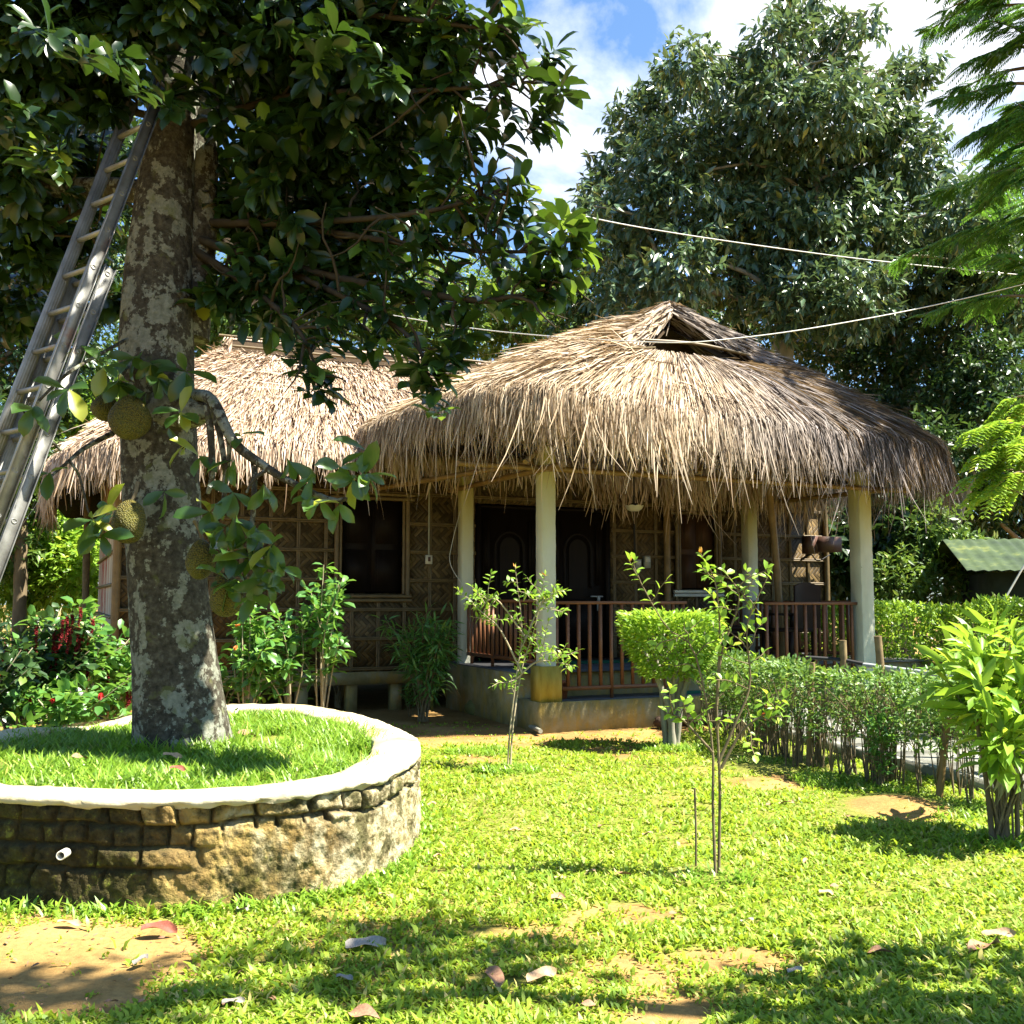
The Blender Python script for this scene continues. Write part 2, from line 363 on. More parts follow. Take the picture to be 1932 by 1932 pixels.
    c = ramp(nt, n2, [(.28, (.018, .016, .011)), (.5, (.055, .049, .034)), (.72, (.11, .10, .072))])
    vo = nd(nt, 'TexVoronoi', {'Scale': 13.0, 'Vector': mixc(nt, .22, scaled(nt, v, (1, 1, .8)), nd(nt, 'TexNoise', {'Scale': 9.0, 'Vector': v, 'Detail': 7.0, 'Roughness': .7}).outputs['Color'])}, feature='F1')
    pch = mth(nt, 'SUBTRACT', mth(nt, 'ADD', mth(nt, 'ADD', n1, mth(nt, 'MULTIPLY', n2, .25)), mth(nt, 'MULTIPLY', mth(nt, 'SUBTRACT', noise(nt, 2.1, 3, .5, v), .5), .35)), mth(nt, 'MULTIPLY', vo.outputs['Distance'], .42))
    lich = ramp(nt, n2, [(.3, (.12, .125, .09)), (.6, (.23, .24, .185)), (.8, (.34, .35, .28))])
    c = mixc(nt, ramp(nt, pch, [(.43, 0.0), (.47, .85)]), c, lich)
    c = mixc(nt, ramp(nt, n3, [(.60, 0.0), (.68, .55)]), c, (.10, .11, .03))
    finish(nt, c, .9, .12, bump=mth(nt, 'ADD', n2, n1), bstr=.8, bdist=.02); M['jbark'] = m
    M['bark'] = simple_mat('brown_bark', (.22, .17, .10), (.10, .075, .045), .9, .1, 8, .7, .02, stretch=(1, 1, .3))
    M['greybark'] = simple_mat('grey_bark', (.30, .28, .22), (.15, .14, .10), .9, .1, 7, .7, .02, stretch=(1, 1, .4))
    M['darktwig'] = simple_mat('dark_twig', (.06, .05, .03), (.03, .024, .015), .85, .15, 14, .3)
    M['twig'] = simple_mat('twig_bark', (.20, .16, .09), (.10, .075, .04), .85, .15, 14, .3)
    M['palestem'] = simple_mat('pale_stem', (.42, .36, .24), (.24, .19, .11), .85, .15, 14, .4)
    # planter stone: stained block work
    m, nt = new_mat('stained_blockwork'); v = objco(nt); x, y, z = nd(nt, 'SeparateXYZ', {0: v}).outputs
    hgt = nd(nt, 'Attribute', attribute_name='joint').outputs['Fac']; rb = nd(nt, 'Attribute', attribute_name='block').outputs['Fac']
    n1 = noise(nt, 2.2, 6, .62, v, .3); n2 = noise(nt, 17, 7, .68, v); n3 = noise(nt, 5.5, 5, .6, scaled(nt, v, (1, 1, .7)))
    base = ramp(nt, n3, [(.25, (.10, .07, .03)), (.42, (.26, .175, .06)), (.55, (.42, .30, .10)), (.75, (.46, .38, .2))])
    base = mixc(nt, 1.0, base, ramp(nt, rb, [(0, .62), (1, 1.15)]), 'MULTIPLY')
    base = mixc(nt, ramp(nt, n2, [(.36, .85), (.52, 0.0)]), base, (.055, .045, .022))
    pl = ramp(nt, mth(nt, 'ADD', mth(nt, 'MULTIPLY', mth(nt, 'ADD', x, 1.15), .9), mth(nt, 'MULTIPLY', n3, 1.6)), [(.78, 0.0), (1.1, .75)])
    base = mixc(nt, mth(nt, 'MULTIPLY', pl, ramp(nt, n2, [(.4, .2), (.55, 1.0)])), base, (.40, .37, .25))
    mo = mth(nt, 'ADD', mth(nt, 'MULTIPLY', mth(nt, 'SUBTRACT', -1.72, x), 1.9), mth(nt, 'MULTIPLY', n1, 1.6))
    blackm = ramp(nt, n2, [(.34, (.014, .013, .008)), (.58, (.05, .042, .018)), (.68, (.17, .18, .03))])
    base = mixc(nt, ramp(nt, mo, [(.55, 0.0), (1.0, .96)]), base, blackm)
    base = mixc(nt, ramp(nt, noise(nt, 4.5, 8, .72, v), [(.50, 0.0), (.58, .85)]), base, ramp(nt, n2, [(.4, (.028, .026, .010)), (.6, (.07, .065, .018)), (.7, (.17, .19, .03))]))
    base = mixc(nt, mth(nt, 'MULTIPLY', hgt, .8), base, (.06, .05, .025))
    finish(nt, base, .95, .08, bump=mth(nt, 'ADD', n2, mth(nt, 'MULTIPLY', noise(nt, 60, 4, .6, v), .4)), bstr=.9, bdist=.025); M['stone'] = m
    m, nt = new_mat('limewashed_cap'); v = objco(nt); n1 = noise(nt, 3.0, 6, .6, v); n2 = noise(nt, 22, 5, .65, v)
    c = ramp(nt, n1, [(.3, (.34, .27, .12)), (.55, (.46, .41, .27)), (.75, (.52, .50, .40))]); c = mixc(nt, ramp(nt, n2, [(.62, 0.0), (.72, .6)]), c, (.25, .2, .11))
    finish(nt, c, .9, .12, bump=n2, bstr=.5, bdist=.012); M['cap'] = m
    m, nt = new_mat('jackfruit_skin'); v = objco(nt); vo = nd(nt, 'TexVoronoi', {'Scale': 105.0, 'Vector': v}, feature='F1').outputs['Distance']
    c = ramp(nt, vo, [(.0, (.20, .155, .018)), (.45, (.10, .085, .011)), (.8, (.035, .03, .006))]); c = mixc(nt, ramp(nt, noise(nt, 4, 4, .6, v), [(.45, 0.0), (.7, .5)]), c, (.12, .13, .02))
    finish(nt, c, .6, .3, bump=mth(nt, 'SUBTRACT', 1.0, vo), bstr=1.0, bdist=.012); M['fruit'] = m
    m, nt = new_mat('aluminium'); v = objco(nt); n1 = noise(nt, 7, 6, .65, v)
    c = ramp(nt, n1, [(.3, (.16, .16, .145)), (.7, (.34, .34, .32))]); c = mixc(nt, ramp(nt, noise(nt, 3.1, 4, .6, v), [(.62, 0.0), (.7, .5)]), c, (.25, .09, .05)); finish(nt, c, .5, .4, metal=.35, bump=n1, bstr=.1); M['alu'] = m
    m, nt = new_mat('mossy_roof_sheet'); v = objco(nt); c = ramp(nt, noise(nt, 2.3, 6, .65, v), [(.35, (.022, .038, .02)), (.55, (.045, .07, .03)), (.72, (.14, .16, .045))]); finish(nt, c, .7, .2); M['shed_roof'] = m
    M['shed_wall'] = simple_mat('shed_wall', (.06, .065, .05), (.035, .04, .03), .8, .2, 5)
    M['drygrass'] = simple_mat('dry_leaf', (.32, .18, .10), (.18, .095, .06), .7, .25, 14, .4, island=True)
    for k, c in (('redleaf', (.26, .075, .045)), ('tanleaf', (.46, .30, .17)), ('greyleaf', (.33, .29, .24)), ('pinkleaf', (.50, .26, .16))):
        M[k] = simple_mat(k, c, tuple(x * .6 for x in c), .65, .3, 16, .4)
    # foliage
    M['jleaf'] = leaf_mat('jackfruit_leaf', (.008, .022, .006), (.024, .056, .010), (.08, .15, .016), trans=.10, rough=.32, spec=.4, tcol=(.18, .36, .03), third=.05)
    M['jleaf_b'] = leaf_mat('jackfruit_young_leaf', (.014, .045, .010), (.045, .105, .016), (.24, .26, .025), trans=.28, rough=.32, spec=.55, tcol=(.38, .56, .05), third=.08)
    M['bigleaf'] = leaf_mat('glossy_tree_leaf', (.042, .090, .040), (.11, .18, .085), (.28, .30, .07), trans=.2, rough=.33, spec=1.0, third=.05)
    M['midleaf'] = leaf_mat('mid_tree_leaf', (.055, .115, .022), (.13, .22, .045), (.28, .30, .07), trans=.3, rough=.45, spec=.4)
    M['darkleaf'] = leaf_mat('dark_tree_leaf', (.016, .045, .014), (.045, .095, .025), (.12, .18, .03), trans=.25, rough=.38, spec=.5)
    M['limeleaf'] = leaf_mat('lime_leaf', (.11, .23, .02), (.25, .40, .04), (.42, .46, .05), trans=.4, rough=.42, spec=.4, tcol=(.45, .65, .05))
    M['shrubleaf'] = leaf_mat('shrub_leaf', (.05, .15, .03), (.11, .25, .05), (.2, .33, .06), trans=.35, rough=.4, spec=.5, tcol=(.3, .55, .06))
    M['hedgeleaf'] = leaf_mat('hedge_leaf', (.055, .125, .022), (.13, .23, .04), (.24, .30, .05), trans=.35, rough=.45, spec=.4)
    M['needle'] = leaf_mat('feathery_needle', (.028, .11, .022), (.075, .20, .03), (.17, .33, .03), trans=.3, rough=.45, spec=.35, tcol=(.25, .5, .04))
    M['deadleaf'] = leaf_mat('withered_leaf', (.16, .17, .11), (.30, .29, .20), trans=.2, rough=.6)
    M['redflower'] = leaf_mat('red_flower', (.30, .012, .012), (.50, .03, .02), trans=.3, rough=.5, spec=.3, tcol=(.7, .05, .03))
    M['chenille'] = leaf_mat('red_tassel', (.12, .012, .016), (.24, .03, .03), trans=.2, rough=.8, spec=.1, tcol=(.4, .04, .04))
    M['orangeflower'] = leaf_mat('orange_flower', (.55, .10, .02), (.70, .26, .05), trans=.3, rough=.5, spec=.3, tcol=(.9, .3, .05))
    M['tipleaf'] = leaf_mat('young_tip_leaf', (.35, .22, .04), (.50, .22, .05), trans=.35, rough=.5, spec=.3)
    M['yellowleaf'] = leaf_mat('yellow_leaf', (.55, .42, .03), (.6, .5, .05), trans=.4, rough=.5)
mats()
# ------------------------------------------------------------------ where things stand
PHI = math.radians(24)
E1 = np.array([math.cos(PHI), math.sin(PHI)]); E2 = np.array([-math.sin(PHI), math.cos(PHI)])
A0 = np.array([0.38, 11.5])
def HW(s, t, z): xy = A0 + E1 * s + E2 * t; return np.array([xy[0], xy[1], z])
def to_local(x, y): dx = x - A0[0]; dy = y - A0[1]; return dx * E1[0] + dy * E1[1], dx * E2[0] + dy * E2[1]

# outline of the planter wall (outer top edge), counter-clockwise
PL = np.array([(-2.57,9.25),(-2.09,9.25),(-1.60,8.92),(-1.13,8.24),(-.79,7.46),(-.60,6.75),(-.57,6.05),(-.66,5.5),(-.85,5.17),(-1.19,4.95),(-1.66,4.83),(-2.18,4.86),(-2.6,5.0),(-3.1,5.35),(-3.5,5.9),(-3.72,6.6),(-3.66,7.3),(-3.46,7.85),(-3.12,8.5)])
def closed_spline(P, n):
    m = len(P); Q = np.vstack([P[-1:], P, P[:3]]); return spline(Q, int(n * (m + 3) / m))[int(n / m):int(n / m) + n]
PLC = closed_spline(PL, 720); PLO = PLC[::-1]
PC = np.array([-2.15, 7.0])
def in_poly(x, y, P):
    ins = np.zeros(np.shape(x), bool); j = len(P) - 1
    for i in range(len(P)):
        xi, yi, xj, yj = P[i][0], P[i][1], P[j][0], P[j][1]
        c = ((yi > y) != (yj > y)) & (x < (xj - xi) * (y - yi) / (yj - yi + 1e-12) + xi); ins ^= c; j = i
    return ins
PATH_A = HW(1.95, -.2, 0)[:2]; PATH_D = np.array([.235, -.972]); PATH_N = np.array([.972, .235])
def path_coord(x, y): dx = x - PATH_A[0]; dy = y - PATH_A[1]; return dx * PATH_D[0] + dy * PATH_D[1], dx * PATH_N[0] + dy * PATH_N[1]

# patches of worn ground, from their places in the photograph: px, py, half width, half height, weight
BARE = [(90,1830,300,95,1.5),(40,1735,120,30,.7),(330,1790,140,40,.55),(1185,1722,110,22,1.0),(900,1800,170,30,.45),(1400,1805,130,26,.85),(1150,1835,180,26,.5),(1050,1760,160,20,.5),(760,1740,60,20,.4),
        (1130,1382,150,16,1.0),(1200,1415,90,16,.7),(990,1395,60,16,.6),(1470,1475,110,16,.85),(1330,1452,100,10,.5),(1700,1530,100,22,.8),(1890,1600,70,30,.5),(900,1430,50,10,.7),(930,1475,40,8,.5),(560,1640,90,16,.5),
        (380,1660,130,14,.5),(1300,1880,120,20,.45),(1000,1900,160,20,.5),(1250,1900,200,24,.4),(820,1640,60,12,.35),(820,1800,560,120,.42),(1350,1860,420,70,.38)]
def bare(x, y):
    x = np.asarray(x, float); y = np.asarray(y, float); b = np.zeros(np.shape(x))
    for px, py, hw, hh, w in BARE:
        c = gp(px, py); e = gp(px + hw, py); f = gp(px, max(1150, py - hh)); g = gp(px, py + hh)
        rx = abs(e[0] - c[0]); ry = max(abs(f[1] - g[1]) / 2, .05)
        d = ((x - c[0]) / rx) ** 2 + ((y - (f[1] + g[1]) / 2) / ry) ** 2
        b = np.maximum(b, w * np.clip(1.45 - d, 0, 1))
    n = vnoise(x * 1.7, y * 1.7, 3) * .42 + vnoise(x * 5.3, y * 5.3, 5) * .33 + vnoise(x * 15, y * 15, 7) * .25
    b = b * (.2 + 1.6 * n) + np.clip((n - .66) * 2.4, 0, .55)
    s, t = to_local(x, y)
    b = np.where((t > -.75) & (s > -5.2) & (s < 1.9), np.maximum(b, .8), b)       # under the eaves
    b = np.where((t > -.3), np.maximum(b, .7), b)
    return np.clip(b, 0, 1)

# ------------------------------------------------------------------ ground sheet, path
def ground():
    gx = np.concatenate([-np.geomspace(400, 6.2, 26), np.arange(-6, 6.01, .07), np.geomspace(6.2, 400, 26)])
    gy = np.concatenate([-np.geomspace(120, 2.2, 12), np.arange(2, 15.01, .07), np.geomspace(15.3, 600, 30)])
    X, Y = np.meshgrid(gx, gy, indexing='ij')
    near = np.clip((14 - Y) / 3, 0, 1) * np.clip((6 - abs(X)) / 1.5, 0, 1) * np.clip((Y - 2) / .5, 0, 1)
    Z = near * ((vnoise(X * .9, Y * .9, 1) - .5) * .03 + (vnoise(X * 4, Y * 4, 2) - .5) * .022) - .012
    for px, py, r, h in ((1690, 1520, .38, .07), (1350, 1650, .22, .035), (958, 1450, .25, .03), (1440, 1440, .5, .04)):
        c = gp(px, py); Z += h * np.exp(-((X - c[0]) ** 2 + (Y - c[1]) ** 2) / r ** 2)
    m = MB(); m.grid(np.stack([X, Y, Z], -1).reshape(-1, 3), len(gx), len(gy))
    B = np.where(near > 0, bare(X, Y), .55)
    return tag(m.build('ground', M['soil'], smooth=True, attr={'bare': B.ravel()}), kind='structure')
ground()
def path():
    m = MB(); L0 = -.3; n = 26
    for i in range(n):                                                      # cast slabs end to end with narrow joints
        a = L0 + i * .62; b = a + .605; w0, w1 = .34, 1.75
        o = (random.random() - .5) * .012
        c = [PATH_A + PATH_D * p + PATH_N * q for p, q in ((a, w0), (b, w0), (b, w1), (a, w1))]
        V = [(q[0], q[1], z + o) for z in (-.05, .035) for q in c]
        m.add(V, [[[3,2,1,0],[4,5,6,7],[0,1,5,4],[1,2,6,5],[2,3,7,6],[3,0,4,7]]])
    return tag(m.build('path', M['concrete']), kind='structure')
path()
def kerb():
    m = MB()
    for i in range(26):
        a = -.3 + i * .62; b = a + .6
        for q0 in (.22, 1.76):
            c = [PATH_A + PATH_D * p + PATH_N * q for p, q in ((a, q0), (b, q0), (b, q0 + .11), (a, q0 + .11))]
            V = [(q[0], q[1], z) for z in (-.05, .075 + random.random() * .01) for q in c]
            m.add(V, [[[3,2,1,0],[4,5,6,7],[0,1,5,4],[1,2,6,5],[2,3,7,6],[3,0,4,7]]])
    return tag(m.build('path_kerb', M['concrete']), kind='structure')
kerb()

# ------------------------------------------------------------------ planter of rough blocks around the jackfruit tree
def planter():
    root = thing('round_planter', 'low round planter of mossy rough blocks with pale limewashed rim around the jackfruit trunk', 'planter', (0, 0, 0))
    n = 1300; P = closed_spline(PL, n)[:, :2]; P = np.vstack([P]); T = nrm(np.roll(P, -1, 0) - np.roll(P, 1, 0)); N = np.stack([-T[:, 1], T[:, 0]], 1)
    if np.sum(N[0] * (P[0] - PC)) < 0: N = -N
    arc = np.concatenate([[0], np.cumsum(np.linalg.norm(np.diff(P, axis=0), axis=1))])
    nv = 46; zz = np.linspace(-.03, .474, nv); A, Z = np.meshgrid(arc, zz, indexing='ij')
    rowh = .101; wob = (vnoise(A * 1.3, Z * 0 + .5, 8) - .5) * .06 + (vnoise(A * 5, Z * 6, 18) - .5) * .045; zr = (Z + wob + .03) / rowh; row = np.floor(zr); fz = zr - row
    bl = .19 + .05 * ((row * 7) % 3 - 1); ph = (row * .37) % 1.0
    ua = A / bl + ph + (vnoise(A * 2.1, row * 3.7, 9) - .5) * 1.5 + (vnoise(A * 8, Z * 9, 19) - .5) * .3; blk = np.floor(ua); fa = ua - blk
    rb = np.mod(np.sin(blk * 12.9898 + row * 78.233) * 43758.5453, 1.0)
    ed = np.minimum(np.minimum(fz, 1 - fz) * rowh, np.minimum(fa, 1 - fa) * bl)
    wear = vnoise(A * 1.1 + 3, Z * 4, 4)                                    # some joints are still smeared shut with render
    open_ = np.clip((wear + .35 * (Z > .33) - .36) * 4, 0, 1)
    j = np.clip(1 - ed / (.012 + .008 * vnoise(A * 9, Z * 9, 6)), 0, 1) * open_
    rough = (vnoise(A * 6, Z * 6, 11) - .5) * .02 + (vnoise(A * 24, Z * 24, 12) - .5) * .014 + (vnoise(A * 66, Z * 66, 13) - .5) * .010
    d = rough + (rb - .6) * .042 * open_ - j * .045 - .012
    batter = (.46 - Z) * .02
    X = P[:, 0][:, None] + N[:, 0][:, None] * (d + batter); Y = P[:, 1][:, None] + N[:, 1][:, None] * (d + batter)
    m = MB(); m.grid(np.stack([X, Y, Z], -1).reshape(-1, 3), n, nv, close=True)
    m.build('wall', M['stone'], root, smooth=True, attr={'joint': np.clip(j * 1.2, 0, .85).ravel(), 'block': rb.ravel()})
    # rim: rounded uneven slab
    n2 = 500; P = closed_spline(PL, n2)[:, :2]; T = nrm(np.roll(P, -1, 0) - np.roll(P, 1, 0)); N = np.stack([-T[:, 1], T[:, 0]], 1)
    if np.sum(N[0] * (P[0] - PC)) < 0: N = -N
    prof = [(-.012, .455), (.004, .468), (.010, .480), (.006, .493), (-.012, .501), (-.12, .505), (-.22, .502), (-.285, .493), (-.30, .475), (-.30, .36)]
    a = np.arange(n2) * 12.2 / n2; V = []
    back = np.clip((P[:, 1] - 7.4) / .6, 0, 1) * np.clip((-2.6 - P[:, 0]) / .4, 0, 1)           # the broken far left stretch
    for k, (o, z) in enumerate(prof):
        o2 = o + (vnoise(a * 3, a * 0 + k * .4, 21) - .5) * .022 + (vnoise(a * 14, a * 0 + k * .9, 22) - .5) * .012 + back * (.07 if o < -.15 else 0)
        z2 = z + (vnoise(a * 2.2, a * 0 + 2, 23) - .5) * .022 + (vnoise(a * 12, a * 0 + k, 24) - .5) * (.02 if k < 3 else .008) - back * (.0 + .05 * vnoise(a * 2.5, a * 0 + 7, 25))
        V.append(np.stack([P[:, 0] + N[:, 0] * o2, P[:, 1] + N[:, 1] * o2, z2], 1))
    m = MB(); m.grid(np.stack(V, 1).reshape(-1, 3), n2, len(prof), close=True); m.build('rim', M['cap'], root, smooth=True)
    # earth inside
    I = P - N * .27; m = MB(); rings = []
    for f in (1.0, .8, .6, .4, .2, .02):
        q = PC + (I - PC) * f; rings.append(np.stack([q[:, 0], q[:, 1], np.full(n2, .40) + (1 - f) * .03 + (vnoise(q[:, 0] * 3, q[:, 1] * 3, 30) - .5) * .04], 1))
    m.grid(np.stack(rings, 1).reshape(-1, 3), n2, 6, close=True); V = np.vstack(m.V)
    m.build('earth', M['soil'], root, smooth=True, attr={'bare': np.full(len(V), .05)})
    c = gp(182, 1590, .22); d = nrm(np.array([.1, -1.0, -.05])); c = np.array([c[0], 4.80, .255])
    m = MB(); t = np.linspace(0, 2 * np.pi, 18, endpoint=False); x = np.array([1, .1, 0]); zv = np.array([0, 0, 1.0])
    V = [];
    for r, o in ((.021, 0), (.021, -.06), (.016, -.062), (.016, -.02)):
        V.append(c + (np.cos(t) * r)[:, None] * x + (np.sin(t) * r)[:, None] * zv + np.array([0, o + .03, 0]))
    m.grid(np.stack(V, 1).reshape(-1, 3), 18, 4, close=True); m.build('drain_pipe', M['white'], root, smooth=True)
    return root
planter()

# ------------------------------------------------------------------ thatched house (built in its own axes: s along the front, t back, z up)
house = thing('thatched_house', 'bamboo house with a shaggy straw thatch roof and a railed porch on concrete posts', 'house', (A0[0], A0[1], 0), PHI)
FL = .6; AP = .31
POR_S = np.array([(2.28,5.3,5.25),(2.28,3.4,5.27),(2.28,2.0,5.25),(2.28,.95,5.24),(1.95,.72,4.97),(1.40,.36,4.60),(1.62,.26,4.50),(2.28,.24,4.49),(2.98,.28,4.48),(3.22,.36,4.54),(2.65,.7,4.95),(2.28,.95,5.24),(2.28,2.0,5.25),(2.28,5.3,5.25)])
POR_E = np.array([(-1.75, 5.3, 3.56), (-1.7, 3.0, 3.54), (-1.5, 1.5, 3.54), (-1.22, 0.25, 3.58), (-0.92, -0.5, 3.6), (-0.42, -0.92, 3.58), (0.35, -1.08, 3.46), (2.0, -1.16, 3.36), (3.9, -1.16, 3.3), (5.0, -1.02, 3.28), (5.58, -0.5, 3.27), (5.62, 0.35, 3.24), (5.6, 1.5, 3.22), (5.6, 5.3, 3.2)])
MAIN_S = np.array([(4.8,5.2,5.2),(4,5.2,5.22),(0,5.2,5.25),(-2.0,5.2,5.25),(-2.62,5.2,5.27),(-2.62,5.2,5.27),(-2.62,5.2,5.27),(-2.62,5.2,5.27),(-2.62,5.2,5.27),(-2.0,5.2,5.25),(4.8,5.2,5.2),(4.8,5.2,5.2),(4.8,5.2,5.2)])
MAIN_E = np.array([(6.3,1.88,3.28),(4,1.85,3.28),(0,1.85,3.2),(-3.0,1.85,3.2),(-4.4,1.88,3.14),(-4.95,2.3,3.08),(-5.15,3.4,3.04),(-5.15,6,3.0),(-4.9,7.8,2.85),(-4.2,8.5,2.9),(6.3,8.5,2.95),(6.45,5.2,3.1),(6.3,1.88,3.28)])
def prof(u, c): return (1 - c) * u + c * u * u
def surf(Sx, Ex, w, u, c):
    a = lerp_rows(Sx, w); b = lerp_rows(Ex, w); uu = np.minimum(u, 1)[..., None]
    p = a + (b - a) * uu; p[..., 2] = a[..., 2] - (a[..., 2] - b[..., 2]) * prof(np.minimum(u, 1), c); return p
def roof_shell(Sx, Ex, c, nw=90, nu=12, thick=.22):
    w = np.linspace(0, len(Sx) - 1, nw); u = np.linspace(0, 1, nu); Wg, U = np.meshgrid(w, u, indexing='ij')
    P = surf(Sx, Ex, Wg.ravel(), U.ravel(), c)
    m = MB(); m.grid(P, nw, nu); Q = P.copy(); Q[:, 2] -= thick * (0.35 + .65 * (1 - U.ravel()) + .0) ; m.grid(Q, nw, nu)
    k = np.arange(nw - 1); a = k * nu + nu - 1; m.add(np.vstack([P, Q]), [np.stack([a, a + nu, a + nu + nw * nu, a + nw * nu], 1)])
    return m
def strands(Sx, Ex, c, n, wr, ur, ln, wid, lift=.04, hang=0.0, outk=.30, side=.10):
    """straw stalks laid down the slope; past the eave they bend over and hang"""
    seg = 5
    w0 = R.uniform(wr[0], wr[1], n); u0 = R.uniform(0, 1, n) ** .8 * (ur[1] - ur[0]) + ur[0]
    a = lerp_rows(Sx, w0); b = lerp_rows(Ex, w0); Lt = np.linalg.norm(b - a, axis=1)
    l = ln * R.uniform(.5, 1.3, n) * np.where(R.random(n) < .06, 1.5, 1); d = R.normal(0, side, n); out = np.zeros((n, seg, 3)); wx = np.zeros((n, seg, 3))
    lf = R.uniform(.003, .03, n); lf2 = np.abs(R.normal(0, lift, n)); dr = R.uniform(.75, 1.05, n)
    curl = R.normal(0, .07, (n, 3)); curl[:, 2] = 0
    dens = np.maximum(.25, np.linalg.norm(lerp_rows(Ex, w0 + .05) - lerp_rows(Ex, w0 - .05), axis=1) / .1)
    for k in range(seg):
        f = k / (seg - 1); u = u0 + l * f / Lt; w = np.clip(w0 + d * f * l / dens, 0, len(Sx) - 1)
        p = surf(Sx, Ex, w, u, c); e = np.maximum(u - 1, 0) * Lt
        od = nrm((lerp_rows(Ex, w) - lerp_rows(Sx, w)) * np.array([1, 1, 0]))
        p = p + od * (outk * e * np.exp(-e * 1.8))[:, None]; p[:, 2] -= e * dr; p += curl * (e * 1.6)[:, None] * (.4 + e)[:, None]
        p[:, 2] += lf + lf2 * f * np.clip(1 - e * 4, 0, 1); p += od * (lf2 * f * .5 * np.clip(1 - e * 2, 0, 1))[:, None]
        out[:, k] = p
    T = nrm(np.gradient(out, axis=1)); up = np.array([0, 0, 1.0]); od = nrm((b - a) * np.array([1, 1, 0]))
    nn = nrm(up[None] * .7 + od + rnd(n, .45)); sd = nrm(np.cross(T, nn[:, None]))
    wd = wid * R.uniform(.5, 1.4, n); tp = np.array([.6, 1, 1, .85, .25])
    Lf = out - sd * (wd[:, None] * tp / 2)[..., None]; Rt = out + sd * (wd[:, None] * tp / 2)[..., None]
    V = np.stack([Lf, Rt], 2).reshape(n, -1, 3); q = np.array([[2 * k, 2 * k + 1, 2 * k + 3, 2 * k + 2] for k in range(seg - 1)])
    F = (q[None] + (np.arange(n) * seg * 2)[:, None, None]).reshape(-1, 4)
    return V.reshape(-1, 3), F
def roofs():
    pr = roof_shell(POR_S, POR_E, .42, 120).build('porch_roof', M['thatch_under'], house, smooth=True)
    m = MB()
    for n, wr, ur, ln, wd, lift, sd_ in ((15000, (0, 13), (0, .92), .75, .014, .015, .05), (13000, (2.0, 11.8), (.03, .95), .70, .013, .04, .06), (9000, (1.6, 11.8), (.5, .97), .72, .012, .055, .07), (3400, (1.6, 11.8), (.80, 1.0), .50, .011, .06, .12), (1300, (0, 13), (.9, 1.0), .42, .012, .05, .12), (520, (1.2, 11.8), (.88, 1.0), .8, .012, .05, .2)):
        V, F = strands(POR_S, POR_E, .42, n, wr, ur, ln, wd, lift, side=sd_); m.add(V, [F])
    V, F = strands(POR_S, POR_E, .42, 160, (2, 11.5), (.12, .8), .4, .014, .10, side=1.0); m.add(V, [F])
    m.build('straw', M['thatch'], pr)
    # gablet: two thick bundled barges and the dark opening behind
    pk = np.array([2.28, .93, 5.27])
    for nm, foot in (('gable_barge', np.array([1.36, .36, 4.62])), ('gable_barge', np.array([3.28, .36, 4.56]))):
        m = MB(); d = nrm(foot - pk); s = nrm(np.array([0, 1.0, 0]) - d * d[1]); nn = nrm(np.cross(d, s)); nn = nn if nn[2] > 0 else -nn
        sec = [(-.05, .05), (.0, .10), (.10, .115), (.35, .08), (.8, .02), (.8, -.04), (.1, -.09), (-.03, -.07)]
        V = []
        for f in np.linspace(-.06, 1.08, 14):
            j = (R.random(len(sec)) - .5) * .02
            V += [pk + d * f * np.linalg.norm(foot - pk) + s * (a + j[q]) + nn * (b * (1 - .25 * max(0, f)) + j[q]) for q, (a, b) in enumerate(sec)]
        m.grid(np.array(V), 14, len(sec)); k = len(sec)
        m.add(V[:k], [[list(range(k))]]); m.add(V[-k:], [[list(range(k))[::-1]]])
        o = m.build(nm, M['thatch_under'], pr, smooth=True)
        m = MB(); n = 800; f = R.uniform(-.05, 1.0, n); side = R.choice([0, 1, 2], n, p=[.4, .35, .25]); L0 = np.linalg.norm(foot - pk)
        P = pk + d * (f * L0)[:, None]
        P = P + s * np.where(side == 0, R.uniform(-.02, .7, n), np.where(side == 1, -.06, R.uniform(0, .4, n)))[:, None] + nn * np.where(side == 0, .12 - .02 * f, np.where(side == 1, R.uniform(-.08, .1, n), -.08))[:, None]
        D = d[None] + rnd(n, .12); Nn = np.where((side == 0)[:, None], nn[None], np.where((side == 1)[:, None], -s[None], -nn[None])) + rnd(n, .25)
        leaves(m, P, D, Nn, R.uniform(.25, .5, n), .022, (np.array([[0,.5,0],[0,-.5,0],[.5,.5,.02],[.5,-.5,.02],[1,.2,0],[1,-.2,0]]), [np.array([[0,1,3,2],[2,3,5,4]])]))
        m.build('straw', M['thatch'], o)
    m = MB(); m.add([(1.3, 1.25, 4.45), (3.3, 1.25, 4.45), (2.28, 1.25, 5.25)], [[[0, 1, 2]]]); m.build('gable_back', M['thatch_under'], pr)
    m = MB(); m.tube(spline([(1.45, .33, 4.63), (2.3, .30, 4.655), (3.15, .35, 4.60)], 8), .022, 8); m.build('bamboo_pole', M['batten'], pr, smooth=True)
    # ridge roll back from the gablet
    m = MB(); pts = spline([(2.28, .86, 5.27), (2.28, 2.2, 5.27), (2.28, 4.6, 5.27)], 14); m.tube(pts, [.10] * 14, 10); rr = m.build('ridge_roll', M['thatch_under'], pr, smooth=True)
    m = MB(); n = 900; t = R.uniform(.8, 4.6, n); sg = R.choice([-1, 1], n); P = np.stack([2.28 + sg * R.uniform(0, .12, n), t, 5.35 - R.uniform(0, .03, n)], 1)
